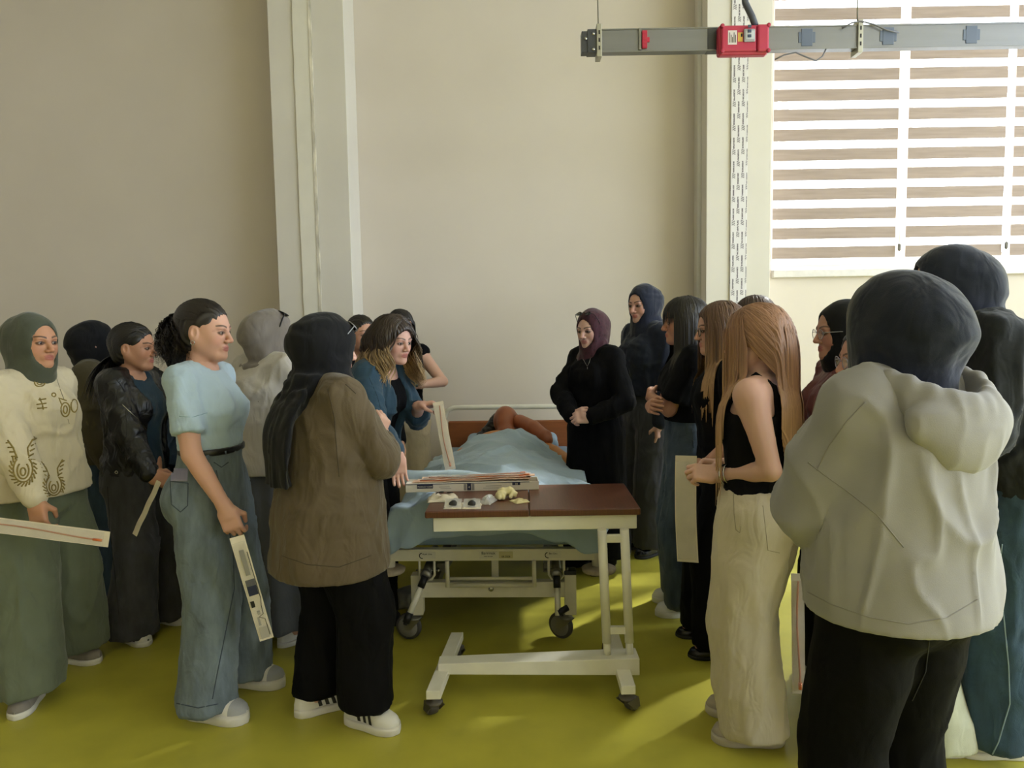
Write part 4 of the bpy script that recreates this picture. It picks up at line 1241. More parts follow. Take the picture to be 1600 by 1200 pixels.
for sx, x in ((-1, -.315), (1, .30)):
    P_('crank_bracket', MB().tube([(x-.036, .01, .40), (x-.036, .01, .325), (x-.022, .01, .305), (x+.022, .01, .305), (x+.036, .01, .325), (x+.036, .01, .40)], .006, 8), bv=0)
    P_('crank_screw', MB().tube([(x, -.03, .337), (x, .30, .36)], .022, 14).lathe((x, -.035, .337), (0, 1, 0), [(0, .02), (.008, .027), (.02, .027), (.03, .02)], 16), M_steel, 0)
    P_('pin', MB().tube([(x-.055, .02, .345), (x+.055, .02, .345)], .005, 8).lathe((x+.05, .02, .345), (1, 0, 0), [(0, .011), (.008, .011)], 8), M_chrome, 0)
    e = Vector((x-.075, -.10, .165)) if sx < 0 else Vector((x+.003, -.10, .17))
    a = Vector((x, -.04, .337))
    d = (e - a).normalized()
    P_('crank_joint', MB().tube([a, a + d * .055], .017, 12), M_black, 0)
    ar = P_('crank_arm', MB().tube([a + d * .05, e], .014, 4 if sx > 0 else 12), M_cream2, 0)
    if sx < 0: MB().tube([e - d * .02, e + d * .028], .018, 12).lathe(e + d * .03, d, [(-.002, .012), (.008, .010)], 10).build('grip', M_black, ar)
    else: MB().tube([e + Vector((0, 0, .012)), e + Vector((.045, .02, .03))], .015, 12).build('grip', M_black, ar)
M_lab = mat('label_paper', 'd2cebf', .6); M_ink = mat('label_ink', '201f1c', .7)
def rail_label(x, w_, h_, lines, arrow=False, m=M_lab):
    z = .4245
    lb = MB().box((x-w_/2, -.0025, z-h_/2), (x+w_/2, .0, z+h_/2)).build('label_plate', m, rail)
    # lettering stands on the rail too (third level stops here)
    for (tx, dz, sz) in lines:
        text_obj(tx, sz, M_ink, rail, Matrix.Translation((x, -.0035, z + dz)) @ Matrix.Rotation(rad(90), 4, 'X'))
    if arrow:
        pts = [(x - w_*.30 + .014*math.cos(t), -.003, z - .002 + .013*math.sin(t)) for t in np.linspace(rad(100), rad(280), 9)]
        MB().tube(pts, .0022, 5).build('arrow', M_ink, rail)
rail_label(-.31, .078, .030, [('Ayak Ucu', .006, .012)], True)
rail_label(.285, .078, .030, [('Bas Ucu', .006, .012)], True)
rail_label(-.02, .085, .034, [('Barrmak', .009, .019), ('hasta karyolasi', -.006, .007)])
rail_label(.063, .066, .032, [('08.2008', -.008, .013)], m=mat('label_yellow', 'c2b98c', .6))
P_('mattress', MB().box((-.455, .03, .455), (.455, 2.05, .60)), mat('mattress_vinyl', '7d93a6', .5, var=.06), .03)
P_('headboard', MB().box((-.46, 2.075, .40), (.46, 2.10, .79)), M_headb, .012)
hr = [(-.49, 2.11, .12), (-.49, 2.11, .80)]
for t in np.linspace(180, 90, 7): hr.append((-.40 + .09*math.cos(rad(t)), 2.11, .80 + .09*math.sin(rad(t))))
for t in np.linspace(90, 0, 7): hr.append((.40 + .09*math.cos(rad(t)), 2.11, .80 + .09*math.sin(rad(t))))
hr.append((.49, 2.11, .12))
P_('head_frame', MB().tube(hr, .019, 14), M_cream2, 0)

# ------------------------------------------------------------------ blanket, pillow, manikin
def bedw(p): return bed.matrix_basis @ Vector(p)
bed_M = Matrix.Translation(bed.location) @ Matrix.Rotation(bed.rotation_euler.z, 4, 'Z')
def blanket_top(x, y):
    """height of the blanket over the bed (bed coordinates)"""
    prof = np.interp(y, [-.05, .08, .35, .8, 1.2, 1.45, 1.62], [.10, .135, .135, .135, .165, .195, .21])
    wid = np.interp(y, [0, .4, .9, 1.4, 1.7], [.40, .38, .34, .30, .28])
    g = np.exp(-(np.abs(x + .0) / wid) ** 2.4)
    return .605 + prof * g
nu, nv = 120, 150
us = np.linspace(-.72, .70, nu); vs_ = np.linspace(-.215, 1.49, nv)
Ug, Vg = np.meshgrid(us, vs_, indexing='ij')
# the top edge runs slantwise: higher on the left
Vv = Vg + np.where(Vg > 0, Vg * (-.30 * np.clip(Ug - .05, 0, .6)), 0)
x = np.clip(Ug, -.47, .48); ov = np.abs(Ug) - np.where(Ug < 0, .47, .48); ovc = np.maximum(ov, 0)
y = np.maximum(Vv, -.015); ovv = np.maximum(-.015 - Vv, 0)
z = blanket_top(x, y)
P3 = np.stack([Ug.ravel() * 6, Vv.ravel() * 6, 0 * Ug.ravel()], 1)
n1 = vnoise(P3 * .6 + 3, 5); n2 = vnoise(np.stack([(P3[:, 0] * .8 + P3[:, 1] * .9), (P3[:, 1] - P3[:, 0]) * .32, P3[:, 2]], 1) + n1[:, None] * .7, 9)
n3 = vnoise(np.stack([(P3[:, 0] * 1.1 - P3[:, 1] * .6), (P3[:, 1] + P3[:, 0]) * .45, P3[:, 2]], 1) + n1[:, None], 19)
fold = (np.clip(1 - 2.4 * np.abs(n2), -.6, 1) * .022 + np.clip(1 - 2.4 * np.abs(n3), -.6, 1) * .014 + n1 * .012).reshape(Ug.shape)
z = z + fold * np.clip(1 - ovc * 3, .2, 1)
ovv = ovv * np.clip(1 - ovc / .25, .25, 1); ovc = np.minimum(ovc, .20 + .03 * np.sin(Vv * 9))
z = np.where(ovc > 0, z - ovc * .93, z); z = np.where(ovv > 0, z - ovv * .97, z)
hang = .014 * np.sin(Vv * 23 + n1.reshape(Ug.shape) * 4) * np.clip(ovc / .15, 0, 1) + .35 * ovc
xx = x + np.sign(Ug) * np.where(ovc > 0, .012 + hang * .5, 0) + n1.reshape(Ug.shape) * .01
yy = y - np.where(ovv > 0, .012 + .02 * np.clip(ovv / .2, 0, 1) + .012 * np.sin(Ug * 19 + n1.reshape(Ug.shape) * 5) * np.clip(ovv / .15, 0, 1), 0)
# corner of the blanket bunched out on the window side
bump = np.exp(-((Vv - .40) / .10) ** 2) * np.clip((Ug - .42) / .08, 0, 1)
xx = xx + bump * .09; z = z + bump * .05
BV = np.stack([xx.ravel(), yy.ravel(), z.ravel()], 1)
idx = np.arange(nu * nv).reshape(nu, nv)
BF = np.stack([idx[:-1, :-1], idx[1:, :-1], idx[1:, 1:], idx[:-1, 1:]], -1).reshape(-1, 4)
me = mesh_np('blanket', BV, BF)
blanket = new_obj('blanket', me, cloth('blanket', '9fb3c6', var=.07, vscale=5, bump=.35, fold=.3), None)
blanket.matrix_basis = bed_M
so = blanket.modifiers.new('thickness', 'SOLIDIFY'); so.thickness = .007; so.offset = -1
tag(blanket, 'rumpled pale blue blanket spread over the manikin on the bed', 'blanket')
# rolled sheet at the foot of the blanket
v = Vol((-.55, -.05, .6), (.25, .35, .9), .009)
v.chain([(-.40, .03, .790), (-.2, .03, .795), (0, .025, .780), (.2, .02, .752)], [.038, .036, .028, .014], 0, .01)
V, Fq = v.extract(); V = relax(V, Fq, 1); V = V + normals_np(V, Fq) * (.006 * vnoise(V * (9, 30, 30), 3))[:, None]
o = new_obj('folded_sheet', mesh_np('folded_sheet', V, Fq), cloth('sheet', 'a9bccb', var=.05, vscale=8)); o.matrix_basis = bed_M
tag(o, 'light blue sheet rolled up across the blanket behind the catheter box', 'sheet')
# pillow
v = Vol((-.5, 1.5, .55), (.5, 2.15, .85), .012)
v.box((.03, 1.87, .655), (.33, .19, .05), 0, rnd=.045); v.ell((.03, 1.87, .66), (.27, .15, .075), .04)
V, Fq = v.extract(); V = relax(V, Fq, 2); V = V + normals_np(V, Fq) * (.010 * vnoise(V * 9, 3))[:, None]
o = new_obj('pillow', mesh_np('pillow', V, Fq), cloth('pillow', '8fa6bd', var=.05)); o.matrix_basis = bed_M
tag(o, 'flat light blue pillow under the head of the manikin', 'pillow')
mani = empty('training_manikin'); mani.matrix_basis = bed_M
tag(mani, 'tan training manikin lying in bed under the blue blanket', 'manikin')
v = Vol((-.5, .1, .6), (.55, 2.1, 1.02), .0075)
v.ell((0, 1.50, .685), (.20, .22, .095)); v.ell((-.07, 1.56, .735), (.08, .08, .05), .04); v.ell((.09, 1.56, .735), (.08, .08, .05), .04)
v.rc((-.14, 1.62, .70), (.16, 1.62, .70), .06, .06, .05)
v.ell((0, 1.0, .66), (.16, .35, .075), .05)
v.chain([(-.08, .75, .66), (-.09, .2, .66)], [.07, .05], .04); v.chain([(.08, .75, .66), (.09, .2, .66)], [.07, .05], .04)
v.chain([(.19, 1.60, .69), (.33, 1.36, .67), (.42, 1.16, .65)], [.052, .042, .030], .03, .01)     # arm along the bed
v.rc((.42, 1.16, .65), (.45, 1.08, .645), .030, .022, .01)
v.chain([(-.19, 1.60, .69), (-.28, 1.36, .66), (-.30, 1.15, .64)], [.052, .042, .030], .03, .01)
V, Fq = v.extract(); V = relax(V, Fq, 1)
new_obj('torso', mesh_np('torso', V, Fq), mat('manikin_tan', 'bd7b3c', rough=.5, var=.1, vscale=12, bump=.1, bscale=80), mani)
v = Vol((-.3, 1.45, .65), (.4, 2.05, 1.08), .006)
v.ell((-.01, 1.80, .825), (.090, .110, .105)); v.ell((-.01, 1.735, .87), (.060, .065, .062), .04); v.rc((0, 1.66, .76), (-.01, 1.76, .80), .062, .06, .02)
v.ell((-.01, 1.715, .905), (.016, .016, .02), .015); v.ell((-.01, 1.69, .83), (.05, .05, .05), .03)
V, Fq = v.extract(); V = relax(V, Fq, 1)
new_obj('head', mesh_np('head', V, Fq), mat('manikin_brown', '9a5a3c', rough=.45, var=.1, vscale=12), mani)
v = Vol((0, 1.3, .65), (.5, 2.0, 1.0), .0075)
v.chain([(.09, 1.72, .83), (.19, 1.60, .80), (.27, 1.50, .755)], [.050, .050, .042], 0, .01); v.rc((.27, 1.50, .755), (.285, 1.47, .735), .045, .036, .01)
V, Fq = v.extract(); V = relax(V, Fq, 1)
new_obj('raised_arm', mesh_np('raised_arm', V, Fq), mat('manikin_brown', ''), mani)
v = Vol((-.4, 1.6, .6), (.35, 2.1, 1.02), .0075)
v.ell((-.015, 1.865, .80), (.115, .075, .095)); v.rc((-.09, 1.85, .78), (-.22, 1.80, .69), .05, .03, .04); v.rc((.07, 1.86, .79), (.13, 1.80, .71), .045, .025, .03)
V, Fq = v.extract(); V = V + normals_np(V, Fq) * (.004 * np.sin(vnoise(V * 30, 2) * 9))[:, None]
new_obj('wig', mesh_np('wig', V, Fq), mat('wig_black', '120f10', rough=.4, bump=.6, bscale=90, stretch=(6, 1, 1)), mani)

# ------------------------------------------------------------------ overbed table
TB = empty('overbed_table', (.10, 3.05, 0), 0); tag(TB, 'overbed table on casters with brown wood-grain top and cream frame', 'table')
def tp(nm, mb, m, bv=.003):
    o = mb.build(nm, m, TB, bv); o.matrix_parent_inverse = Matrix.Translation(-Vector(TB.location)); return o
def wood_mat():
    m = mat('table_wood', '5a3222', rough=.32, var=.22, vscale=7, stretch=(22, 1.2, 1.2), bump=.1, bscale=30, spec=.5); return m
TZ = .765
fl = gnd(662, 803, TZ); fr_ = gnd(999, 791, TZ); br_ = gnd(972, 755, TZ); bl_ = gnd(672, 762, TZ)
fl.y = fr_.y = (fl.y + fr_.y) / 2; 
bl_ = Vector((fl.x + (br_.x - fr_.x) + .01, br_.y, TZ))
ux = (fr_ - fl); uy = (bl_ - fl); NRM = Vector((0, 0, -.028))
def tq(a, b): return fl + ux * a + uy * b
SPL = .485
for a0, a1 in ((0, SPL - .0015), (SPL + .0015, 1)):
    q = [tq(a0, 0), tq(a1, 0), tq(a1, 1), tq(a0, 1)]
    tp('top_panel', MB().hexa([p + NRM for p in q] + q), wood_mat(), .005)
q = [tq(.035, .04), tq(.985, .04), tq(.985, .96), tq(.035, .96)]
tp('apron', MB().hexa([p + Vector((0, 0, -.088)) for p in q] + [p + Vector((0, 0, -.0285)) for p in q]), M_cream2)
by = gnd(684, 1058, .10).y + .045
xl, xr = gnd(684, 1050, .12).x, gnd(1001, 1050, .12).x
tp('base_beam', MB().hexa([Vector(p) for p in ((xl, by-.035, .105), (xr, by-.05, .095), (xr, by+.05, .095), (xl, by+.035, .105), (xl, by-.035, .150), (xr, by-.05, .165), (xr, by+.05, .165), (xl, by+.035, .150))]), M_cream2)
for i, (cf, cb_) in enumerate((((678, 1127), (700, 1035)), ((982, 1119), (975, 1035)))):
    a, b = gnd(*cf), Vector((xl + .05 if i == 0 else xr - .06, gnd(*cf).y + .50, 0))
    a.y += .03
    q = [Vector((a.x-.028, a.y-.03, .085)), Vector((a.x+.028, a.y-.03, .085)), Vector((b.x+.028, b.y+.03, .085)), Vector((b.x-.028, b.y+.03, .085))]
    tp('base_foot', MB().hexa(q + [p + Vector((0, 0, .035)) for p in q]), M_cream2)
    for pt, yw in ((a, -.8 if i else .5), (b, .4)):
        c_ = caster(TB, pt.x, pt.y, .029, yw, w=.04, top=.09, M_t=mat('brown_caster', '4a4541', .5, var=.1), fork=mat('brown_caster2', '55504a', .5))
        c_.matrix_parent_inverse = Matrix.Translation(-Vector(TB.location))
pT, pB = TZ - .085, .16
for k, (pxt, pxb) in enumerate(((940, 949), (975, 984))):
    xt, xb = at(pxt, 830, by + .01).x, at(pxb, 1030, by).x
    def lerp(t, xt=xt, xb=xb): return Vector((xb + (xt - xb) * t, by, pB + (pT - pB) * t))
    tp('post', MB().tube([lerp(.10), lerp(1)], .0185, 16), M_cream2, 0)
    tp('post_sleeve', MB().tube([lerp(-.01), lerp(.12)], .0155, 16), M_cream2, 0)
    if k == 0: p0 = lerp
for t in (.20, .93):
    a = p0(t); tp('post_tie', MB().box((a.x + .01, by - .010, a.z - .016), (a.x + .085, by + .010, a.z + .016)), M_cream2)

# ------------------------------------------------------------------ things on the table
M_card = mat('white_card', 'dcd6cc', .55, var=.03); M_navy = mat('navy_print', '1d2547', .5); M_paper = mat('pouch_paper', 'ddd3c2', .6, var=.06, vscale=25)
M_film = mat('pouch_film', 'e9e6e2', .12, var=.1, vscale=40, alpha=.16); M_cath = mat('catheter_rubber', 'b4632c', .4); M_peach = mat('peach_pouch', 'd8b49c', .45, var=.12, vscale=20, bump=.5, bscale=30)
bx0 = gnd(634, 770, TZ); bx1 = gnd(842, 765, TZ)
L_ = (bx1 - bx0); L_.z = 0; bl = L_.length; bu = L_.normalized(); bn = Vector((-bu.y, bu.x, 0))
box = empty('catheter_box', bx0); tag(box, 'long white cardboard box with navy edge print lying across the table', 'box')
BM = Matrix(((bu.x, bn.x, 0, 0), (bu.y, bn.y, 0, 0), (0, 0, 1, 0), (0, 0, 0, 1)))
def cb(nm, lo, hi, m, bv=.0006):
    o = MB().box(lo, hi, BM).build(nm, m, box, bv); return o
bh, bd = .038, .105
cb('front_panel', (0, 0, .001), (bl, .003, bh), M_card); cb('back_panel', (0, bd-.003, .001), (bl, bd, bh), M_card); cb('base_panel', (0, .003, .001), (bl, bd-.003, .004), M_card)
cb('end_panel', (0, .003, .004), (.003, bd-.003, bh), M_card); cb('end_panel', (bl-.003, .003, .004), (bl, bd-.003, bh), M_card)
cb('lid_edge', (0, -.001, bh-.003), (bl*.93, .001, bh), M_navy); cb('lid_flap', (.002, .002, bh), (bl*.93, .05, bh+.0015), M_card)
cb('print_patch', (bl*.085, -.0012, bh*.45), (bl*.205, 0, bh-.003), M_navy); cb('print_patch', (bl*.46, -.0012, bh*.12), (bl*.49, 0, bh-.002), M_navy)
cb('print_patch', (bl*.80, -.0012, bh*.60), (bl*.86, 0, bh-.003), M_navy)
for a in (.435, .495): cb('print_patch', (bl*a, -.0012, bh*.12), (bl*(a+.02), 0, bh-.004), mat('grey_print', '8e8b88', .5))
for a, b, z_ in ((.25, .33, .55), (.26, .34, .35), (.60, .72, .55), (.58, .70, .3)): cb('print_line', (bl*a, -.0010, bh*z_), (bl*b, 0, bh*(z_+.08)), mat('pale_print', 'aaa59e', .6))
TX = BM @ Matrix.Rotation(rad(90), 4, 'X')
text_obj('PRODUCT CODE', .0085, M_card, box, Matrix.Translation(BM @ Vector((bl*.145, -.002, bh*.66))) @ TX)
text_obj('18', .012, M_card, box, Matrix.Translation(BM @ Vector((bl*.83, -.002, bh*.74))) @ TX)
text_obj('4', .014, M_card, box, Matrix.Translation(BM @ Vector((bl*.475, -.002, bh*.5))) @ TX)

def strip(name, a, b, w_, label, up=(0, 0, 1), sag=0.0, th=.004, m_back=None, tube=True, film=True, tubecol=None, n=16, curve=0.0, seed=0, prints=False, cat='package', group=None, side=1):
    """sealed catheter pouch: paper back, clear film, tube inside; a and b are its two ends"""
    a, b = Vector(a), Vector(b); d = (b - a); L = d.length; d.normalize(); up = Vector(up); up = (up - d * up.dot(d)).normalized(); sd_ = d.cross(up)
    root = empty(name, a); tag(root, label, cat, group)
    rg = random.Random(seed)
    def cp(t, s_, h_): return d * (L * t) + sd_ * (s_ * w_) + up * h_ - up * (sag * 4 * t * (1 - t)) + sd_ * (curve * math.sin(t * 3.1))
    def sheet(nm, w0, h0, h1, m, par, t0=0, t1=1):
        vs, fs = [], []
        for i in range(n + 1):
            t = t0 + (t1 - t0) * i / n; wob = .0015 * math.sin(t * 17 + seed)
            vs += [cp(t, -w0, h0 + wob), cp(t, w0, h0 + wob), cp(t, w0, h1 + wob), cp(t, -w0, h1 + wob)]
        for i in range(n):
            for j in range(4): fs.append((4*i+j, 4*i+(j+1) % 4, 4*i+4+(j+1) % 4, 4*i+4+j))
        fs += [(0, 1, 2, 3), (4*n+3, 4*n+2, 4*n+1, 4*n)]
        return MB()._add(vs, fs).build(nm, m, par)
    bk = sheet('paper_back', .5, 0, .0015, m_back or M_paper, root)
    if tube:
        MB().tube([cp(.06 + .86 * i / 14, .10 * math.sin(i * .35 + seed), .0045) for i in range(15)], .0030, 7).build('catheter', tubecol or M_cath, root)
        MB().tube([cp(.90, .10 * math.sin(14 * .35 + seed), .0045), cp(.955, .10 * math.sin(14 * .35 + seed), .0045)], .0055, 8).build('connector', mat('orange_connector', 'cc6420', .4), root)
    if film: sheet('film', .44, .0085, .0092, M_film, root, .05, .97)
    if prints:
        for t0, t1, s0, s1, m in ((.12, .36, -.2, .12, mat('grey_print', '')), (.40, .55, -.36, .30, M_navy), (.60, .66, .1, .36, M_ink), (.70, .74, -.1, .1, mat('grey_print', '')), (.76, .84, .05, .2, mat('grey_print', '')), (.86, .97, -.28, .3, mat('pale_print', ''))):
            q = [cp(t0, s0, .0100), cp(t1, s0, .0100), cp(t1, s1, .0100), cp(t0, s1, .0100)]
            MB().hexa([p - up * .0006 for p in q] + q).build('print_patch', m, root)
        MB().tube([cp(.15, -.38, .0100), cp(.60, -.40, .0100), cp(.66, -.30, .0100), cp(.74, -.28, .0100), cp(.76, .05, .0100), cp(.79, -.30, .0100), cp(.95, -.34, .0100)], .0012, 5).build('print_outline', M_ink, root)
    return root
for i in range(5):
    s0 = BM @ Vector((.03 + .02*i, .030 + .014*i, bh + .004 + .005*(i % 3))) + bx0; e0 = BM @ Vector((bl - .035 + .02*(i % 2), .030 + .012*i, bh + .006 + .007*((i+1) % 3))) + bx0
    strip('catheter_pouch', s0, e0, .040, ['peach sealed catheter pouch at the front of the open box', 'peach catheter pouch second from the front in the box', 'peach catheter pouch in the middle of the box', 'peach catheter pouch second from the back of the box', 'peach catheter pouch at the back of the open box'][i],
          m_back=M_peach, seed=i*3+1, group='catheter pouches in the box', th=.004)
def pouch(name, label, c, sx, sy, yaw, m, h_=.006, seed=0, fill=None, cat='package'):
    r = empty(name, Vector((c.x, c.y, TZ + .001)), yaw); tag(r, label, cat)
    n = 14; vs, fs = [], []
    for lay in (0, 1):
        for i in range(n + 1):
            for j in range(n + 1):
                u, w_ = i / n * 2 - 1, j / n * 2 - 1
                e = max(0, 1 - max(abs(u), abs(w_)) ** 4)
                zz = .0 if lay == 0 else .001 + h_ * e * (.6 + .4 * math.sin(u * 5 + seed) * math.cos(w_ * 4 + seed * 2)) + .0015 * math.sin(u * 13 + w_ * 9 + seed)*e
                vs.append((u * sx / 2 * (1 + .03 * math.sin(w_ * 5 + seed)), w_ * sy / 2 * (1 + .03 * math.sin(u * 6 + seed)), zz))
    N1 = (n + 1) ** 2
    for i in range(n):
        for j in range(n):
            k = i * (n + 1) + j; fs.append((k, k+1, k+n+2, k+n+1)); fs.append((N1+k, N1+k+n+1, N1+k+n+2, N1+k+1))
    rim = [i * (n+1) for i in range(n+1)] + [n*(n+1)+j for j in range(1, n+1)] + [i*(n+1)+n for i in range(n-1, -1, -1)] + [j for j in range(n-1, 0, -1)]
    for i in range(len(rim)): a, b = rim[i], rim[(i+1) % len(rim)]; fs.append((a, b, N1+b, N1+a))
    o = MB()._add(vs, fs, True).build('wrapper', m, r)
    return r
M_wrap = mat('paper_wrap', 'd9cfbe', .5, var=.05, vscale=30, bump=.5, bscale=60); M_clear = mat('clear_wrap', 'e6e4e4', .12, var=.1, vscale=50, alpha=.45, bump=.8, bscale=70)
c = gnd(692, 781, TZ); r = pouch('paper_pouch', 'cream paper sachet with printed symbols in front of the box', c, .13, .095, .1, M_wrap, .030, 1)
MB().tube([(-.005 + .010*math.cos(t), -.006 + .008*math.sin(t), .034) for t in np.linspace(0, 5.6, 12)], .0022, 5).build('printed_ring', M_ink, r); MB().tube([(.02, -.012, .032), (.045, .006, .028)], .0022, 5).build('printed_stroke', M_ink, r); MB().tube([(-.03, -.01, .028), (-.02, .0, .031)], .002, 5).build('printed_stroke', M_ink, r)
for px_, lb, sd_ in ((709, 'clear pouch with black-tipped syringe nearest the table corner', 2), (738, 'clear pouch with black-tipped syringe beside the small bottle', 5)):
    c = gnd(px_, 791, TZ); r = pouch('syringe_pouch', lb, c, .076, .105, -.05, M_wrap, .006, sd_)
    MB().lathe((0, -.01, .014), (.12, 1, 0), [(-.018, .014), (-.016, .015), (.004, .015), (.005, .0135), (.04, .0135), (.042, .006)], 16).build('syringe_barrel', mat('syringe_plastic', 'b9bcc0', .25), r)
    MB().lathe((0, -.028, .014), (.12, 1, 0), [(-.004, .006), (-.002, .0155), (.013, .0155), (.015, .012)], 16).build('black_cap', mat('rubber_cap', '2c2c2f', .5), r)
    MB()._add([(-.034, -.04, .004), (.034, -.04, .004), (.034, .0, .031), (-.034, .0, .031), (-.034, .04, .004), (.034, .04, .004)], [(0, 1, 2, 3), (3, 2, 5, 4)], True).build('film', M_clear, r)
c = gnd(762, 785, TZ); r = pouch('bottle_bag', 'clear bag with a small bottle between syringe pouches and glove', c, .055, .085, -.35, M_clear, .03, 7)
MB().lathe((0, .01, .016), (.1, 1, .05), [(-.03, .010), (-.028, .014), (.01, .014), (.016, .008), (.026, .008)], 16).build('small_bottle', mat('frosted_bottle', 'c9ced4', .3), r)
# crumpled latex glove and its wrapper
v = Vol((-.06, -.06, -.01), (.06, .06, .07), .0035)
v.chain([(-.035, -.012, .016), (-.02, .014, .024), (.01, .02, .026), (.03, .006, .018)], [.018, .020, .018, .014], 0, .008)
for a, b in (((-.03, -.01, .016), (-.034, -.036, .010)), ((-.02, -.004, .02), (-.016, -.034, .010)), ((.02, .0, .018), (.012, -.018, .010))): v.rc(a, b, .011, .008, .006)
V, Fq = v.extract(); V = V + normals_np(V, Fq) * (.003 * vnoise(V * 90, 3))[:, None]; V[:, 2] = np.maximum(V[:, 2], .0)
c = gnd(793, 779, TZ); o = new_obj('latex_glove', mesh_np('latex_glove', V, Fq), mat('latex', 'd9cd9c', .45, var=.12, vscale=40, bump=.3, bscale=90), None, (c.x, c.y, TZ + .001)); tag(o, 'crumpled cream latex glove on the table beside the box', 'glove')
c = gnd(812, 784, TZ); pouch('glove_wrapper', 'cream paper glove wrapper next to the crumpled glove', c, .065, .065, .5, mat('latex', ''), .012, 4)

# ------------------------------------------------------------------ busbar trunking under the ceiling
YB = 4.0
pa, pb = at(908, 69, YB), at(1600, 55, YB)
zB = (pa.z + pb.z) / 2
bb = empty('busbar_trunking', (pa.x, YB, zB)); tag(bb, 'grey metal busbar trunking hung on wires before the window', 'trunking')
def bp(nm, mb, m, bv=.002, par=None):
    o = mb.build(nm, m, par or bb, bv)
    if par is None: o.matrix_parent_inverse = Matrix.Translation(-Vector(bb.location))
    return o
xA = lambda px: at(px, 65, YB).x
M_alu = mat('trunking_metal', '808184', rough=.38, metal=.75, var=.06, vscale=4, stretch=(.3, 4, 4)); M_dk = mat('joint_grey', '45474c', .45, metal=.3)
hB = .057
bp('duct', MB().box((xA(936), YB-.03, zB-hB), (5.2, YB+.03, zB+hB)), M_alu)
bp('duct_lip', MB().box((xA(936), YB-.034, zB+hB-.004), (5.2, YB-.028, zB+hB+.004)), M_alu); bp('duct_lip', MB().box((xA(936), YB-.034, zB-hB-.004), (5.2, YB-.028, zB-hB+.004)), M_alu)
bp('end_cap', MB().box((xA(917), YB-.035, zB-hB*1.05), (xA(932), YB+.035, zB+hB*1.05)).box((xA(908), YB-.03, zB-hB), (xA(918), YB+.03, zB+hB*.9)), M_dk)
for px_, dz in ((926, .035), (926, -.045), (914, .01)): bp('bolt', MB().lathe((xA(px_), YB-.036, zB+dz), (0, -1, 0), [(0, .008), (.004, .007)], 10), M_chrome, 0)
for px_ in (935, 1339):
    h = bp('hanger', MB().box((xA(px_)-.014, YB-.042, zB-.085), (xA(px_)+.014, YB+.042, zB+.085)), mat('hanger_zinc', 'a9a79c', .4, metal=.7), .003)
    for dz in (.04, 0, -.04): bp('slot', MB().box((xA(px_)-.004, YB-.0435, zB+dz-.010), (xA(px_)+.004, YB-.0415, zB+dz+.010)), M_black, 0)
    top = CEIL; bp('hanger_wire', MB().tube([(xA(px_)-.02, YB, top), (xA(px_), YB, zB+.08)], .0035, 6), M_steel, 0)
bp('joint_cover', MB().box((xA(1103), YB-.032, zB-hB*1.02), (xA(1126), YB+.032, zB+hB*1.02)), M_dk)
for px_ in (1257, 1383, 1512): bp('tap_cover', MB().box((xA(px_)-.03, YB-.034, zB-.045), (xA(px_)+.03, YB-.029, zB+.045)).box((xA(px_)-.045, YB-.033, zB-.028), (xA(px_)+.045, YB-.029, zB+.028)), mat('tap_blue_grey', '5a6478', .5))
bp('tap_bracket', MB().box((xA(996), YB-.04, zB-.052), (xA(1000), YB-.029, zB+.060)), M_steel)
rd = mat('tap_red', 'b3243f', .45, var=.05)
sk = bp('tap_socket', MB().box((xA(1001), YB-.045, zB-.045), (xA(1009), YB-.029, zB+.045)).box((xA(1009), YB-.04, zB-.012), (xA(1013), YB-.029, zB+.012)), rd)
for i in range(5): bp('socket_rib', MB().box((xA(1001.5), YB-.0475, zB-.038+.017*i), (xA(1008.5), YB-.0445, zB-.030+.017*i)), rd, 0)
tb = empty('tap_off_box', (xA(1163), YB-.05, zB)); tag(tb, 'red plastic tap-off box clipped onto the busbar', 'junction box')
zt0, zt1 = at(1163, 84, YB-.1).z, at(1163, 37, YB-.1).z
def tpb(nm, mb, m, bv=.004): 
    o = mb.build(nm, m, tb, bv); o.matrix_parent_inverse = Matrix.Translation(-Vector(tb.location)); return o
M_red = mat('box_red', 'b02c4a', rough=.4, var=.04)
xq = lambda px: at(px, 60, YB-.1).x
tpb('housing', MB().box((xq(1124), YB-.09, zt0), (xq(1202), YB-.0345, zt1)), M_red, .012)
tpb('cover', MB().box((xq(1127), YB-.105, zt0+.012), (xq(1182), YB-.088, zt1-.010)), M_red, .008)
tpb('cover_step', MB().box((xq(1182.5), YB-.112, zt0+.008), (xq(1201), YB-.088, zt1-.006)), M_red, .01)
for px_ in (1128, 1200):
    for zz in (zt0+.012, zt1-.012): tpb('screw_lug', MB().lathe((xq(px_), YB-.10, zz), (0, -1, 0), [(0, .011), (.012, .011), (.014, .007)], 12), mat('lug_red', 'a01f3c', .45), 0)
tpb('rating_label', MB().box((xq(1137), YB-.1062, zt0+.045), (xq(1151), YB-.1048, zt1-.035)), mat('rating_white', 'cfc6c6', .5), 0)
for i in range(5): tpb('rating_line', MB().box((xq(1139 + 2.3*i), YB-.1068, zt0+.055), (xq(1140 + 2.3*i), YB-.106, zt1-.045 - .012*(i % 3))), M_ink, 0)
tpb('warning_label', MB().box((xq(1152.5), YB-.1062, zt0+.060), (xq(1160), YB-.1048, zt1-.046)), mat('warning_yellow', 'c9a24a', .5), 0)
tpb('warning_mark', MB().box((xq(1157), YB-.1070, zt1-.068), (xq(1159.5), YB-.106, zt1-.052)), M_ink, 0)
tpb('breaker_frame', MB().box((xq(1161), YB-.116, zt0+.055), (xq(1179), YB-.105, zt1-.030)), mat('breaker_grey', '9a9aa0', .4), .006)
tpb('breaker_window', MB().box((xq(1164), YB-.1175, zt0+.068), (xq(1177), YB-.1155, zt1-.042)), mat('breaker_face', 'b9bcc4', .3), 0)
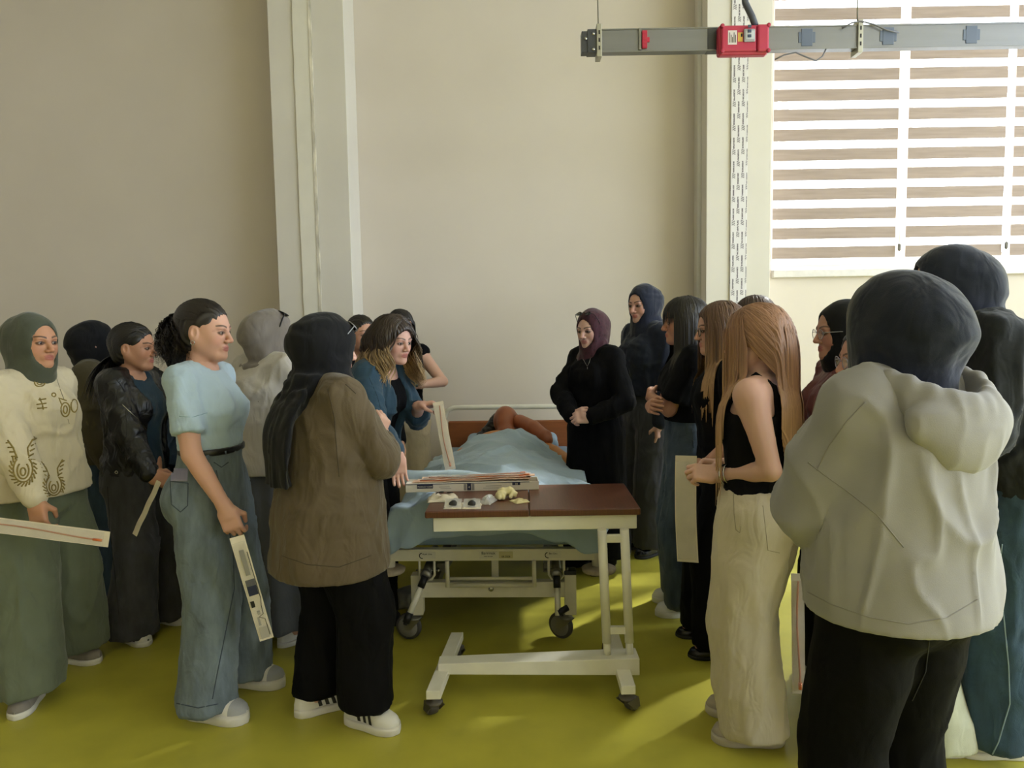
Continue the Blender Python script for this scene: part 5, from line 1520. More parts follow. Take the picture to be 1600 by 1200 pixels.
for i in range(3): tpb('breaker_switch', MB().box((xq(1166.5), YB-.123, zt0+.075+.024*i), (xq(1172), YB-.1172, zt0+.090+.024*i)), mat('switch_blue', '3a4660', .4), .002)
hose = MB().tube([(xq(1160), YB-.06, CEIL), (xq(1163), YB-.06, zt1+.25), (xq(1168), YB-.06, zt1+.12), (xq(1178), YB-.065, zt1+.05), (xq(1183), YB-.07, zt1)], .017, 12).build('cable_hose', mat('hose_grey', '4a4e5a', .6))
tag(hose, 'dark corrugated cable hose dropping into the red tap-off box', 'hose')
wire1 = [at(*p, YB-.045) for p in ((1316, 44), (1330, 36), (1345, 33), (1365, 38), (1385, 47), (1405, 51))]
wire2 = [at(*p, YB-.02) for p in ((1211, 93), (1225, 86), (1243, 82), (1262, 90), (1275, 95), (1285, 88), (1291, 76))]
tag(MB().tube(wire1, .004, 6).build('loose_wire', mat('wire_grey', '66666e', .5)), 'loose grey wire arching over the busbar by the hanger', 'wire')
tag(MB().tube(wire2, .004, 6).build('loose_wire', mat('wire_grey', '')), 'loose grey wire dangling below the busbar before the blind', 'wire')

# ------------------------------------------------------------------ odds and ends at floor level
tr = empty('equipment_trolley', (gnd(2, 1003).x - .045, gnd(2, 1003).y + .05, 0)); tag(tr, 'grey equipment trolley with big caster at the left edge', 'trolley')
MB().box((-.30, -.02, .22), (.13, .40, .88)).build('cabinet', mat('trolley_grey', '4c5148', .6, var=.08), tr, .01); MB().box((-.31, -.03, .88), (.14, .41, .905)).build('trolley_top', mat('trolley_top', 'b8b09e', .5), tr, .006)
MB().tube([(.10, -.045, .30), (.10, -.045, .92)], .008, 8).build('chrome_pole', M_chrome, tr); MB().box((-.28, .0, .12), (.11, .38, .22)).build('plinth', mat('trolley_dark', '35382f', .7), tr, .01)
gw = caster(tr, .045, -.035, .065, rad(10), w=.035, top=.14, M_t=mat('pale_caster', 'a3a6a4', .5)); caster(tr, -.24, .05, .065, .3, w=.035, top=.14, M_t=mat('pale_caster', '')); caster(tr, .04, .33, .065, .3, w=.035, top=.14, M_t=mat('pale_caster', '')); caster(tr, -.24, .33, .065, .3, w=.035, top=.14, M_t=mat('pale_caster', ''))
MB().tube([(.03 + .028*math.sin(t), -.064, .065 + .045*(t-3.14)/3.14 ) for t in np.linspace(0, 6.28, 14)], .003, 6).build('brake_groove', M_ink, tr)
st = empty('folding_chair', (at(100, 900, 4.6).x, 4.7, 0), .4); tag(st, 'black folding chair with chrome legs behind the green trousers', 'chair')
MB().box((-.20, -.20, .40), (.20, .20, .43)).build('seat', M_black, st, .01); MB().box((-.20, .19, .62), (.20, .21, .82)).build('backrest', M_black, st, .01)
for sx in (-1, 1):
    MB().tube([(sx*.19, .2, .82), (sx*.19, -.20, .0)], .010, 8).build('leg', M_chrome, st); MB().tube([(sx*.17, -.18, .40), (sx*.17, .24, .0)], .010, 8).build('leg', M_chrome, st)
MB().tube([(-.19, -.10, .2), (.19, -.10, .2)], .009, 8).build('stretcher', M_black, st)
v = Vol((-.2, -.15, -.02), (.2, .15, .15), .008); v.ell((0, 0, .04), (.13, .08, .05)); v.ell((.08, .02, .05), (.06, .06, .05), .03); v.ell((-.09, -.02, .035), (.06, .06, .035), .03)
V, Fq = v.extract(); V = V + normals_np(V, Fq) * (.014 * (1 - 2*np.abs(vnoise(V * 18, 3))))[:, None]; V[:, 2] = np.maximum(V[:, 2] - .004, .0)
c = gnd(612, 962); o = new_obj('plastic_bag', mesh_np('plastic_bag', V, Fq), mat('bag_plastic', '8f9290', .3, var=.15, vscale=20, bump=.6, bscale=50), None, (c.x, c.y + .12, 0)); tag(o, 'crumpled grey plastic bag on the floor by the left bed caster', 'bag')
# ------------------------------------------------------------------ the people
tP = time.time()
K_ = cloth('black', '0d0d10', var=.12, sheen=0, spec=.12); K_h = cloth('black_scarf', '0e0f14', var=.10, sheen=.10); N_h = cloth('navy_haze_scarf', '1b2030', var=.10, sheen=.25)  # N_h: true navy on the tallest woman; bluish haze painted into the black scarves
W_sole = mat('white_sole', 'd9d6cf', .6, var=.04); W_up = mat('white_leather', 'dcdad5', .45, var=.04, vscale=20)
CAPE = [(1.26, .150, .125, .0), (1.32, .135, .110, .0), (1.38, .09, .085, -.005)]
# A: green headscarf, cream blouse
YA = 2.95
A = Person('woman in olive green headscarf and cream embroidered blouse holding a pouch', [GF(50, 1096, -78), GF(112, 1032, -12)], -14, Hof(55, 483, YA, .018), head=(-20, -2, 0), skin='c08a68', build=1.04, rh=.0027,
    hands={'R': dict(w=at(64, 806, YA-.22), dir=(.15, -.1, -1), back=(-.1, -1, .1), pose='grip', curl=.6, pole=(-1, .3, 0)), 'L': dict(l=(-.19, -.04, .87))})
A.body()
A.top('blouse', cloth('cream', 'cdc2aa', var=.05, fold=.6), hem=.87, ease=.016, fit=.7, rmax=(.156, .128), flare=.052, sleeve=.97, slr=(.068, .072, .048), cuff=(.036, .03), wr=0.0116, neckz=1.395)
A.trousers(cloth('sage', '69715f', var=.08, fold=.6), r=(.115, .118, .118, .130), hem=.07, wr=0.0130, wf=(10.8, 2.2), ease=.02)
A.hijab(cloth('olive_scarf', '4a4e43', var=.06, sheen=.3), bun=(0, -.085, .0, .068), neck=(.080, .098), neckz=1.372, wr=0.00585,
        back=lambda v: v.rc(A.u(-.04, -.08, 1.40), A.u(-.10, -.20, 1.28), .055, .04, .04, w=(1, 0, 0), ws=1.3).rc(A.u(-.10, -.20, 1.28), A.u(-.12, -.22, 1.12), .04, .03, .03, w=(1, 0, 0), ws=1.6))
A.shoes(mat('grey_suede', '8b857d', .8, var=.1), W_sole, laces=W_up, toe=mat('grey_suede2', '857e77', .85))
strip('catheter_pouch', at(-60, 813, YA-.25), at(171, 843, YA-.30), .058, 'long sealed catheter pouch in the hand of the cream-bloused woman', up=(0, -1, .15), seed=3)
# B: leather jacket
YB_ = 3.45
B = Person('woman in black leather biker jacket and dark grey jeans', [GF(203, 1000, -30), GF(255, 970, -18)], -8, Hof(205, 502, YB_, .015), head=(0, -4, 0), skin='b98566', rh=.0027,
    hands={'R': dict(w=at(238, 752, YB_-.18), dir=(1, .1, -.35), back=(.2, -1, .3), pose='grip', pole=(-1, -.2, -.3)), 'L': dict(w=at(246, 745, YB_+.06), dir=(.9, -.3, -.4), back=(.2, 1, .2), pose='grip', pole=(-.6, 1, -.2))})
B.body()
B.top('shirt', cloth('petrol', '1f3444'), hem=.88, ease=.016, fit=.2, sleeve=0, neckz=1.36, neck_r=.066)
B.top('jacket', mat('leather', '131316', rough=.38, var=.15, vscale=18, bump=.35, bscale=70, spec=.5, fold=.7, fscale=(18, 18, 12)), hem=.875, ease=.026, fit=.6, rmax=(.155, .120), sleeve=.97, slr=(.070, .062, .048), wr=0.0116, open_=(.085, .055, 1.40), neckz=1.395, neck_r=.062,
      extra=lambda v: [v.rc(B.u(sd*.075, -.02, 1.385), B.u(sd*.085, .085, 1.29), .016, .018, .01, w=(1, 0, 0), ws=1.8) for sd in (-1, 1)])
B.trousers(denim('charcoal', '454549'), r=(.108, .105, .105, .120), hem=.035, wr=0.0130)
B.hair('14100f', style='tie', tie=(0, -.105, -.045, .035, (0, -.4, -1)), length=.26, n=420, width=.004, vol=.008)
B.shoes(mat('black_canvas', '1c1c1f', .8), W_sole, laces=W_up, toe=W_sole)
# C: black scarf, olive jacket behind B
C_ = Person('woman in black headscarf and olive jacket behind the biker jacket', stand(160, 4.0, 25), 25, Hof(158, 498, 4.0, .018), head=(35, 0, 0), rh=.005, rf=.006, face=False)
C_.body(); C_.top('jacket', cloth('olive', '4a4433'), hem=.84, ease=.03, fit=.7, rmax=(.175, .135), slr=(.078, .066, .052)); C_.trousers(denim('mid', '43546a'), r=(.10, .095, .09, .10)); C_.hijab(K_h, cape=None); C_.shoes(W_up, W_sole)
# D: ponytail, light blue tee
YD = 2.82
D = Person('woman with curly ponytail in pale blue t-shirt and blue jeans', [GF(318, 1120, -14), GF(378, 1068, -10)], -6, Hof(310, 466, YD, .010), head=(-4, -6, 0), skin='cc9a80', hipshift=(0, .0), rh=.0025, lean=-2,
    hands={'R': dict(w=at(352, 793, YD-.20), dir=(.35, -.05, -1), back=(.1, -1, .1), pose='grip', curl=.75, pole=(-1, -.1, 0)), 'L': dict(l=(-.20, -.04, .87))})
D.body()
D.top('t_shirt', cloth('pale_blue', 'a8bccd', var=.05), hem=1.06, ease=.014, fit=.35, rmax=(.150, .115), sleeve=.36, slr=(.058, .063, .05), wr=0.0087, neckz=1.375)
D.trousers(denim('light', '6c7882'), r=(.102, .104, .096, .114), hem=.05, wr=0.0116, waist=1.075, seat=.004)
D.hair('1d1613', style='tie', tie=(0, -.108, .060, .044, (0, -.25, -.25)), length=.20, n=620, width=.0032, vol=.006, curl=.011, wfreq=22, grav=.55)
D.shoes(W_up, W_sole, L=.285, W=.10, sole=.045, hgt=.080, laces=mat('grey_lace', '8d8f95', .7), chunky=True, toe=mat('grey_mesh', 'a3a5aa', .7))
belt = D.secs([(1.045, torso_at(1.045)[0]+.026, torso_at(1.045)[1]+.026, torso_at(1.045)[2]), (1.072, torso_at(1.072)[0]+.026, torso_at(1.072)[1]+.026, torso_at(1.072)[2])])
v = Vol(D.Pf.p((-.25, -.25, 0)), D.Pf.p((.25, .25, .12)), .007); v.loft(belt, fr=D.Pf); D.finish(v, 'belt', mat('belt_leather', '151416', .4))
MB().tube([D.Hf.p((.080 + .000*math.sin(t), -.004 + .008*math.sin(t), -.046 + .008*math.cos(t))) for t in np.linspace(0, 6.28, 14, False)], .0013, 6, closed=True).build('earring', M_chrome, D.root)
strip('catheter_pouch', at(370, 838, YD-.30), at(417, 999, YD-.22), .050, 'printed sealed catheter pouch hanging from the pale blue t-shirt woman', up=(.3, -1, .1), seed=1, prints=True, tube=False)
# E: denim shirt behind D
E_ = Person('woman in denim shirt and black trousers behind the ponytail woman', stand(306, 3.95, 40), 40, Hof(306, 512, 3.95, .018), head=(40, 0, 0), rh=.006, rf=.007, face=False)
E_.body(); E_.top('shirt', denim('shirt', '30455f'), hem=.86, ease=.025, fit=.6, slr=(.075, .065, .05)); E_.trousers(K_, r=(.10, .09, .085, .10)); E_.hijab(K_h, cape=None); E_.shoes(mat('black_canvas', ''), mat('black_sole', '1a1a1a', .7))
v = Vol(E_.u(-.3, -.3, .9), E_.u(.3, .3, 1.5), .008)
E_.top('bag_strap', mat('brown_strap', '4a3020', .6), hem=1.0, ease=.032, fit=.6, sleeve=0, vneck=lambda v: (v.fn(lambda x, y, z: .022 - np.abs(x*.62 + (z-.22)*.78 - .0) + 0*y, (0, 0, .2), (.4, .4, .5), 0, E_.U, True)))
# F: grey scarf, white tee
YF = 3.42
F_ = Person('woman in taupe headscarf with sunglasses and white t-shirt over taupe sleeves', stand(432, YF, 55, py=800), 55, Hof(430, 478, YF, .022), head=(38, 0, 0), rh=.004, build=1.06,
    hands={'L': dict(w=at(392, 772, YF-.10), dir=(-.1, .1, -1), back=(-.6, -.6, 0), pose='grip', pole=(-1, -.5, 0)), 'R': dict(l=(.05, .24, 1.05), lpole=(1, -.3, -.5))})
F_.body()
F_.top('under_sleeves', cloth('taupe', '6f675e', var=.05), hem=.95, ease=.010, fit=.2, sleeve=1.0, slr=(.058, .048, .036), wr=0.0043)
F_.top('t_shirt', cloth('white_tee', 'b9b4ae', var=.04), hem=.87, ease=.036, fit=.8, rmax=(.170, .14), sleeve=.50, slr=(.080, .088, .05), wr=0.0116)
F_.skirt(cloth('slate_skirt', '505257', var=.08), [(.13, .27, .25, 0), (.45, .24, .22, 0), (.8, .20, .16, -.01), (.92, .18, .13, -.01), (1.02, .145, .105, 0)], pleat=(7, .002, .018, 1.0))
F_.hijab(cloth('taupe_scarf', '77706a', var=.05, sheen=.3), bun=(0, -.088, .0, .070), neck=(.08, .10), cape=[(1.22, .17, .145, -.01), (1.30, .15, .125, -.01), (1.38, .095, .095, -.01)], cape_wr=0.0116, wr=0.0058,
         extra=lambda v: v.rc(F_.u(-.10, -.06, 1.36), F_.u(-.17, -.08, 1.15), .05, .045, .03).rc(F_.u(-.17, -.08, 1.15), F_.u(-.19, -.06, .98), .045, .03, .02))
F_.shoes(W_up, W_sole); F_.glasses(up=.092, back=.050, col='17171a', tilt=62, dark=True, w=.0035, r=.026, name='sunglasses')
strip('catheter_pouch', at(384, 778, YF-.13), at(400, 838, YF-.15), .06, 'yellowish paper pouch in the hand of the taupe headscarf woman', up=(-.2, -1, 0), seed=2, tube=False)
# G: navy scarf
G_ = Person('woman in navy headscarf hidden behind the brown overshirt', stand(478, 3.95, 10), 10, Hof(468, 513, 3.95, .018), head=(20, -5, 0), rh=.006, rf=.007, face=False)
G_.body(); G_.top('jacket', K_, hem=.80, ease=.03, fit=.7); G_.trousers(K_); G_.hijab(cloth('navy_blue_scarf', '1c2a40', sheen=.25), cape=CAPE); G_.shoes(mat('black_canvas', ''), mat('black_sole', ''))
# H: black scarf, brown overshirt, three-stripe sneakers
YH = 2.72
H_ = Person('woman in black headscarf with sunglasses and brown overshirt', [GF(566, 1132, -24), GF(492, 1112, 32)], 38, Hof(510, 488, YH, .020), head=(38, -8, 0), rh=.0035, build=1.08, skin='cfa189',
    hands={'R': dict(w=at(588, 683, YH+.12), dir=(.35, .35, .85), back=(.8, -.6, 0), pose='fist', curl=.8, pole=(.6, -.6, -.9)), 'L': dict(w=at(580, 690, YH+.30), dir=(.5, -.2, .6), back=(-.4, .8, .2), pose='fist', pole=(-.2, .8, -.6))})
H_.body()
H_.top('overshirt', cloth('brown', '5d5140', var=.08, fold=.7, bump=.35), hem=.65, ease=.028, fit=.9, rmax=(.170, .145), flare=.035, sleeve=.95, slr=(.080, .076, .050), wr=0.0135, wf=(8.1, 4.3), neckz=1.40, neck_r=.060,
       extra=lambda v: v.rc(H_.u(-.06, -.035, 1.385), H_.u(.06, -.035, 1.385), .020, .020, .01))
H_.trousers(K_, r=(.116, .114, .104, .100), hem=.085, wr=0.0087)
H_.hijab(K_h, bun=(0, -.085, .0, .080), bulk=.008, neck=(.09, .105), cape=[(1.30, .150, .135, -.01), (1.35, .125, .12, -.01), (1.40, .095, .10, -.005)], cape_wr=0.0116, wr=0.0072,
         extra=lambda v: [v.loft([(( z - .95) * H_.s, rx * H_.s, .030 + .006 * math.sin(z * 40), -cy * H_.s, .02 * H_.s) for z, rx, cy in ((1.01, .105, .215), (1.07, .115, .222), (1.16, .125, .218), (1.26, .130, .198), (1.34, .12, .155), (1.42, .08, .09))], .05, H_.U, pleat=(8, .002, .005, 1.0)),
                          v.chain([H_.u(-.05, .0, 1.40), H_.u(-.12, -.03, 1.385), H_.u(-.15, -.11, 1.29)], [.06, .058, .05], .06, .02)])
H_.shoes(W_up, W_sole, stripes=mat('black_stripe', '141414', .5), sole=.034, L=.262, W=.096); H_.glasses(up=.082, back=.026, col='8d8f94', tilt=48, dark=True, w=.0024, r=.025, name='sunglasses')
v = Vol((-.05, -.05, -.05), (.05, .05, .05), .005); v.ell((0, 0, 0), (.028, .014, .022)); V, Fq = v.extract(); V = V + normals_np(V, Fq) * (.006 * vnoise(V * 80, 3))[:, None]
o = new_obj('tissue', mesh_np('tissue', V, Fq), mat('tissue', 'd8d6d6', .9), None, at(578, 650, YH+.22)); tag(o, 'small white tissue held in the hands of the brown overshirt woman', 'tissue')
# I: instructor
YI = 3.72
I_ = Person('instructor with wavy ombre hair in teal blazer reaching over the bed', stand(582, YI, -18, stride=.1), -18, 1.57, lean=13, head=(-38, -10, 0), skin='cf9f8a', hair_col='3a2a20', rh=.0027, rf=.0035,
    hands={'R': dict(w=at(622, 712, YI-.42), dir=(.10, -.35, -1), back=(-.35, .95, -.3), pose='flat', curl=2.2, pole=(-.8, -.2, -.5)), 'L': dict(w=at(654, 634, YI-.12), dir=(1, -.15, .12), back=(.1, .35, 1), pose='grip', curl=.8, pole=(.1, .8, -.8))})
I_.body()
I_.top('inner_top', K_, hem=.86, ease=.008, fit=.2, sleeve=0, neckz=1.33, neck_r=.075, shoulder=False)
I_.top('blazer', cloth('teal', '2d4558', var=.08), hem=.80, ease=.026, fit=.7, rmax=(.165, .13), sleeve=.90, slr=(.072, .066, .054), cuff=(.056, .05), wr=0.0116, open_=(.085, .05, 1.42), neckz=1.39, neck_r=.062,
       extra=lambda v: [v.chain([I_.u(sd*.065, -.05, 1.395), I_.u(sd*.085, .06, 1.33), I_.u(sd*.075, .118, 1.18), I_.u(sd*.06, .115, 1.02)], [.018, .018, .016, .008], .008, .004, w=(1, 0, 0), ws=1.6) for sd in (-1, 1)])
I_.trousers(K_)
I_.hair('2e2119', 'c9a878', length=.27, n=760, wave=.016, wfreq=15, part=.01, vol=.020, grav=.28, tipstart=.38, spread=.05, width=.0042)
I_.shoes(mat('black_canvas', ''), mat('black_sole', ''))
strip('catheter_pouch', at(684, 628, YI-.20), at(704, 734, YI-.26), .052, 'upright catheter pouch with brown tube held by the instructor', up=(0, -1, .1), seed=5)
# J: dark hair behind the instructor
J_ = Person('dark haired woman half hidden behind the instructor', stand(572, 4.35, -50), -50, Hof(572, 491, 4.35, .012), head=(-50, 0, 0), rh=.0045, rf=.007)
J_.body(); J_.top('shirt', K_, sleeve=1.0); J_.trousers(K_); J_.hair('17110f', style='tie', tie=(0, -.11, -.02, .03, (0, -.6, -.6)), length=.2, n=120, vol=.008); J_.shoes(W_up, W_sole)
# K: by the wall
YK = 5.1
K1 = Person('woman with long dark hair and black sleeveless top leaning at the wall', stand(634, YK, -70), -70, Hof(628, 482, YK, .012), head=(-60, -12, 0), rh=.0035, skin='d0a48c',
    hands={'L': dict(w=at(657, 601, YK-.24), dir=(-.8, -.1, .25), back=(.2, -1, -.1), pose='fist', curl=.8, pole=(1, .2, -.7)), 'R': dict(w=at(640, 600, YK-.26), dir=(.3, -.2, 1), back=(-.5, -.8, 0), pose='fist', curl=.7, pole=(-1, 0, -.6))})
K1.body(); K1.top('sleeveless_top', K_, hem=.98, ease=.012, fit=.2, sleeve=0, neckz=1.35, neck_r=.07); K1.trousers(cloth('sand', 'b5a890', var=.06), r=(.108, .105, .10, .115))
K1.hair('1b1411', length=.38, n=420, part=.0, vol=.008, grav=.5); K1.shoes(W_up, W_sole)
ph = MB().box((-.036, -.004, -.075), (.036, .004, .075)).build('phone', mat('phone_black', '101012', .2), None, .006); ph.location = at(644, 588, YK-.30); ph.rotation_euler = (rad(-20), 0, rad(15)); tag(ph, 'black smartphone held by the woman at the wall', 'phone')
# M: burgundy scarf, black dress
YM = 4.40
M1 = Person('woman in burgundy patterned headscarf and long black dress', stand(930, YM, -140), -140, Hof(930, 480, YM, .018), build=.95, head=(-132, -10, 0), skin='d3a793', rh=.0027, lips='b06a66',
    hands={'R': dict(w=at(894, 652, YM-.20), dir=(.35, -.3, .2), back=(-.4, -.8, .4), pose='fist', curl=.8, pole=(-1, .1, -.5)), 'L': dict(w=at(922, 652, YM-.24), dir=(-1, -.15, .0), back=(.1, -.8, .5), pose='grip', curl=.8, pole=(1, -.2, -.6))})
M1.body()
M1.top('dress', K_, hem=.10, ease=.028, fit=.8, rmax=(.155, .125), flare=.020, slr=(.064, .060, .052), sleeve=.97, wr=0.0116, wf=(10.8, 3.2))
M1.trousers(K_, r=(.10, .09, .085, .09))
def plaid(nm, base, c2, c3):
    m = cloth(nm, base, var=.10, sheen=.25); nt = m.node_tree; b = nt.nodes['Principled BSDF']; tc = nt.nodes.new('ShaderNodeTexCoord')
    vo = nt.nodes.new('ShaderNodeTexVoronoi'); vo.inputs['Scale'].default_value = 42; nt.links.new(tc.outputs['Object'], vo.inputs['Vector'])
    cr = nt.nodes.new('ShaderNodeValToRGB'); cr.color_ramp.elements[0].color = (*srgb(c2), 1); cr.color_ramp.elements[1].color = (*srgb(base), 1); cr.color_ramp.elements[1].position = .42
    e = cr.color_ramp.elements.new(.15); e.color = (*srgb(c3), 1); nt.links.new(vo.outputs['Distance'], cr.inputs[0]); nt.links.new(cr.outputs[0], b.inputs['Base Color']); return m
M1.hijab(plaid('burgundy_scarf', '40202a', '6a4038', '2a1a22'), bun=(.01, -.088, -.005, .062), neck=(.075, .095), cape=[(1.325, .13, .115, .0), (1.37, .10, .10, .0), (1.41, .08, .085, 0)], wr=0.0058, cape_wr=0.0058)
M1.shoes(mat('black_canvas', ''), mat('black_sole', ''))
M1.glasses(up=.098, back=.03, col='17171a', tilt=60, dark=True, w=.002, r=.017, name='sunglasses')
draw_on(M1, 'dress', [[(909, 557), (914, 566), (918, 573), (921, 566), (924, 556)], [(918, 573), (918, 577)]], .0012, M_chrome, 'necklace', .001)
# N: tall, navy scarf
YN = 4.70
N1 = Person('tallest woman in navy headscarf and grey trousers with a wristwatch', stand(1010, YN, -152), -152, Hof(1002, 440, YN, .018), head=(-142, -8, 0), skin='c99a84', rh=.003, build=.97,
    hands={'L': dict(w=at(1030, 683, YN-.18), dir=(0, -.1, -1), back=(.6, -1, 0), pose='relax', pole=(1, .2, 0))})
N1.body()
N1.top('tunic', cloth('navy', '1e2434', var=.1), hem=.975, ease=.026, fit=.6, slr=(.072, .066, .052), sleeve=.98, wr=0.0116)
N1.trousers(cloth('dark_grey', '45464a', var=.06), r=(.115, .11, .108, .115), hem=.06)
N1.hijab(N_h, bun=(0, -.085, .0, .066), neck=(.078, .095), cape=[(1.24, .155, .13, -.01), (1.32, .135, .115, -.01), (1.39, .09, .09, -.005)], cape_wr=0.0101, wr=0.0058,
         extra=lambda v: v.rc(N1.u(-.06, -.08, 1.38), N1.u(-.11, -.13, 1.12), .045, .03, .03, w=(1, 0, 0), ws=1.6))
N1.shoes(mat('black_patent', '0f0f11', .25), mat('black_sole', ''), sole=.02)
wv = N1.wr[1] + unit(N1.el[1] - N1.wr[1]) * .012; ax = unit(N1.el[1] - N1.wr[1])
wt = MB().lathe(wv - ax * .008, ax, [(0, .029), (0, .032), (.016, .032), (.016, .029)], 18).build('watch_strap', mat('strap_tan', '6d5540', .6), N1.root)
MB().lathe(wv + N1.vloc((.02, -.031, 0)), N1.vloc((.3, -1, 0)), [(0, .015), (.006, .015), (.007, .012)], 16).build('watch_case', M_chrome, wt)
# O: dark fringe, black tee, crossed arms
YO = 3.72
O1 = Person('woman with dark fringe and black t-shirt standing with crossed arms', [(at(1100, 800, YO).x-.08, gnd(1050, 955).y+.12, 172), (at(1100, 800, YO).x-.10, gnd(1050, 955).y-.05, 180)], 174, Hof(1092, 462, YO, .014), head=(176, -4, 0), skin='b98468', rh=.003,
    hands={'L': dict(l=(.10, .18, 1.13), lpole=(-1, -.1, -.7), ldir=(1, .1, .1), lback=(0, 1, .2), pose='relax'), 'R': dict(l=(-.08, .20, 1.10), lpole=(1, -.1, -.7), ldir=(-1, .0, .1), lback=(0, 1, .2), pose='relax')})
O1.body(); O1.top('t_shirt', K_, hem=1.02, ease=.016, fit=.4, sleeve=.42, slr=(.070, .072, .05)); O1.trousers(denim('slate', '45505c'), r=(.112, .108, .100, .108), hem=.055, waist=1.06)
O1.hair('16110f', length=.30, n=700, part=.0, vol=.014, fringe=True, grav=.55); O1.shoes(W_up, W_sole, sole=.034, L=.262, W=.095, laces=W_up)
# P: glasses, light brown long hair
YP = 3.3
P1 = Person('woman in glasses with light brown hair and black flat shoes', [(gnd(1100, 994).x+.02, gnd(1100, 994).y, 176), (gnd(1122, 1026).x+.02, gnd(1122, 1026).y, 178)], 176, Hof(1150, 470, YP, .012), head=(178, -6, 0), skin='c4937c', rh=.003, hipshift=(0, -.03),
    hands={'L': dict(w=at(1100, 728, YP-.16), dir=(-1, .0, .05), back=(.1, -.7, .7), pose='grip', curl=.8, pole=(.5, -.6, -.8)), 'R': dict(w=at(1104, 722, YP+.06), dir=(-1, -.1, .0), back=(.1, .6, .8), pose='grip', pole=(.5, .6, -.8))})
P1.body(); P1.top('t_shirt', K_, hem=.97, ease=.014, fit=.3, sleeve=.42, slr=(.068, .070, .05)); P1.trousers(K_, r=(.108, .105, .10, .112), hem=.05)
P1.hair('5a4030', 'b08a62', length=.42, n=600, part=.0, vol=.012, grav=.5, tipstart=.2); P1.glasses(col='1c1a1a')
P1.shoes(mat('black_patent', ''), mat('black_sole', ''), sole=.016, hgt=.06, toe=None)
strip('catheter_pouch', at(1072, 712, YP-.24), at(1075, 878, YP-.24), .090, 'white paper pouch hanging from hands beside the dark grey trousers', up=(-.35, -1, 0), seed=4, tube=False, curve=.006)
# Q: brown hair behind
Q1 = Person('brown haired woman whose head shows behind the glasses wearer', stand(1178, 4.05, 178), 178, Hof(1172, 460, 4.05, .014), head=(178, 0, 0), rh=.0045, rf=.007)
Q1.body(); Q1.top('shirt', K_, hem=.9); Q1.trousers(K_); Q1.hair('3c2a22', length=.25, n=420, part=.0, vol=.012, grav=.5); Q1.shoes(W_up, W_sole)
# R: long strawberry blonde hair
YR = 2.66
R1 = Person('woman with long strawberry blonde hair, black tank top and cream trousers', [GF(1176, 1118, 168), GF(1190, 1160, 172)], 144, Hof(1192, 476, YR, .014), head=(152, -8, 0), skin='d2a48e', build=1.08, rh=.0035, bust=.72,
    hands={'L': dict(w=at(1122, 742, YR-.10), dir=(-1, .15, .10), back=(.1, -.8, .6), pose='grip', curl=.8, pole=(.25, -.3, -1)), 'R': dict(w=at(1128, 728, YR+.16), dir=(-1, .0, .1), back=(0, .7, .7), pose='grip', pole=(.8, .6, -.5))})
R1.body()
R1.top('tank_top', K_, hem=.925, ease=.013, fit=.25, sleeve=0, neckz=1.255, shoulder=False, carve_neck=False, wr=0.0043,
       extra=lambda v: [v.chain([R1.u(sd*.078, .108, 1.235), R1.u(sd*.088, .060, 1.345), R1.u(sd*.090, -.010, 1.405), R1.u(sd*.085, -.075, 1.36), R1.u(sd*.080, -.100, 1.235)], [.016, .010, .010, .010, .018], .015, .004, w=(1, 0, 0), ws=1.3) for sd in (-1, 1)])
R1.trousers(cloth('cream_linen', 'c6bca8', var=.05, fold=.6), r=(.118, .118, .112, .116), hem=.045, wr=0.0135, wf=(9.5, 2.2), waist=.95, ease=.02)
R1.hair('926c54', 'b8956f', length=.62, n=1100, part=.0, vol=.016, grav=.6, tipstart=.3, front=0, width=.0042, steps=18, jitter=.2, backflow=.5, front_len=.55)
R1.shoes(mat('beige_suede', 'a59c8e', .8, var=.06), mat('beige_sole', 'b8b0a2', .7), sole=.034, L=.27, W=.10)
for k_, e_ in ((.055, .0036), (.072, .003)):
    c_ = R1.wr[1] + unit(R1.el[1] - R1.wr[1]) * (k_ - .02); a_ = unit(R1.el[1] - R1.wr[1]); u_ = unit(np.cross(a_, (0, 0, 1))); w_ = np.cross(a_, u_)
    MB().tube([c_ + (u_*math.cos(t) + w_*math.sin(t)) * .034 for t in np.linspace(0, 6.28, 18, False)], e_, 6, closed=True).build('bracelet', mat('silver', 'c9c9c6', .25, metal=1), R1.root)
# S: maroon satin
S1 = Person('woman in black headscarf and glasses with maroon satin shirt', stand(1318, 2.86, 176), 176, Hof(1310, 466, 2.86, .018), head=(178, -4, 0), skin='b5866f', rh=.003)
S1.body(); S1.top('shirt', mat('maroon_satin', '5e2a2a', rough=.35, var=.15, vscale=10, bump=.1, bscale=200, fold=.8, fscale=(14, 14, 5)), hem=.85, ease=.028, fit=.7, wr=0.0135); S1.trousers(K_); S1.hijab(K_h, cape=None, neck=(.075, .085)); S1.glasses(col='9a9aa2'); S1.shoes(W_up, W_sole)
# T: pale trousers, glasses
T1 = Person('shorter woman in dark headscarf and glasses with pale trousers', [(gnd(1490, 1190).x, gnd(1490, 1190).y+.05, 178), (gnd(1490, 1190).x-.22, gnd(1490, 1190).y-.10, 178)], 176, 1.51, lean=9, hipshift=(0, .10), head=(176, -4, 0), skin='b98a78', rh=.003)
T1.body(); T1.top('sweater', cloth('wine', '5a3030'), hem=.85, ease=.03, fit=.6); T1.trousers(cloth('pale_denim', 'b5b8a8', var=.08), r=(.105, .105, .105, .125)); T1.hijab(N_h, cape=CAPE); T1.glasses(col='8a86a0'); T1.shoes(W_up, W_sole)
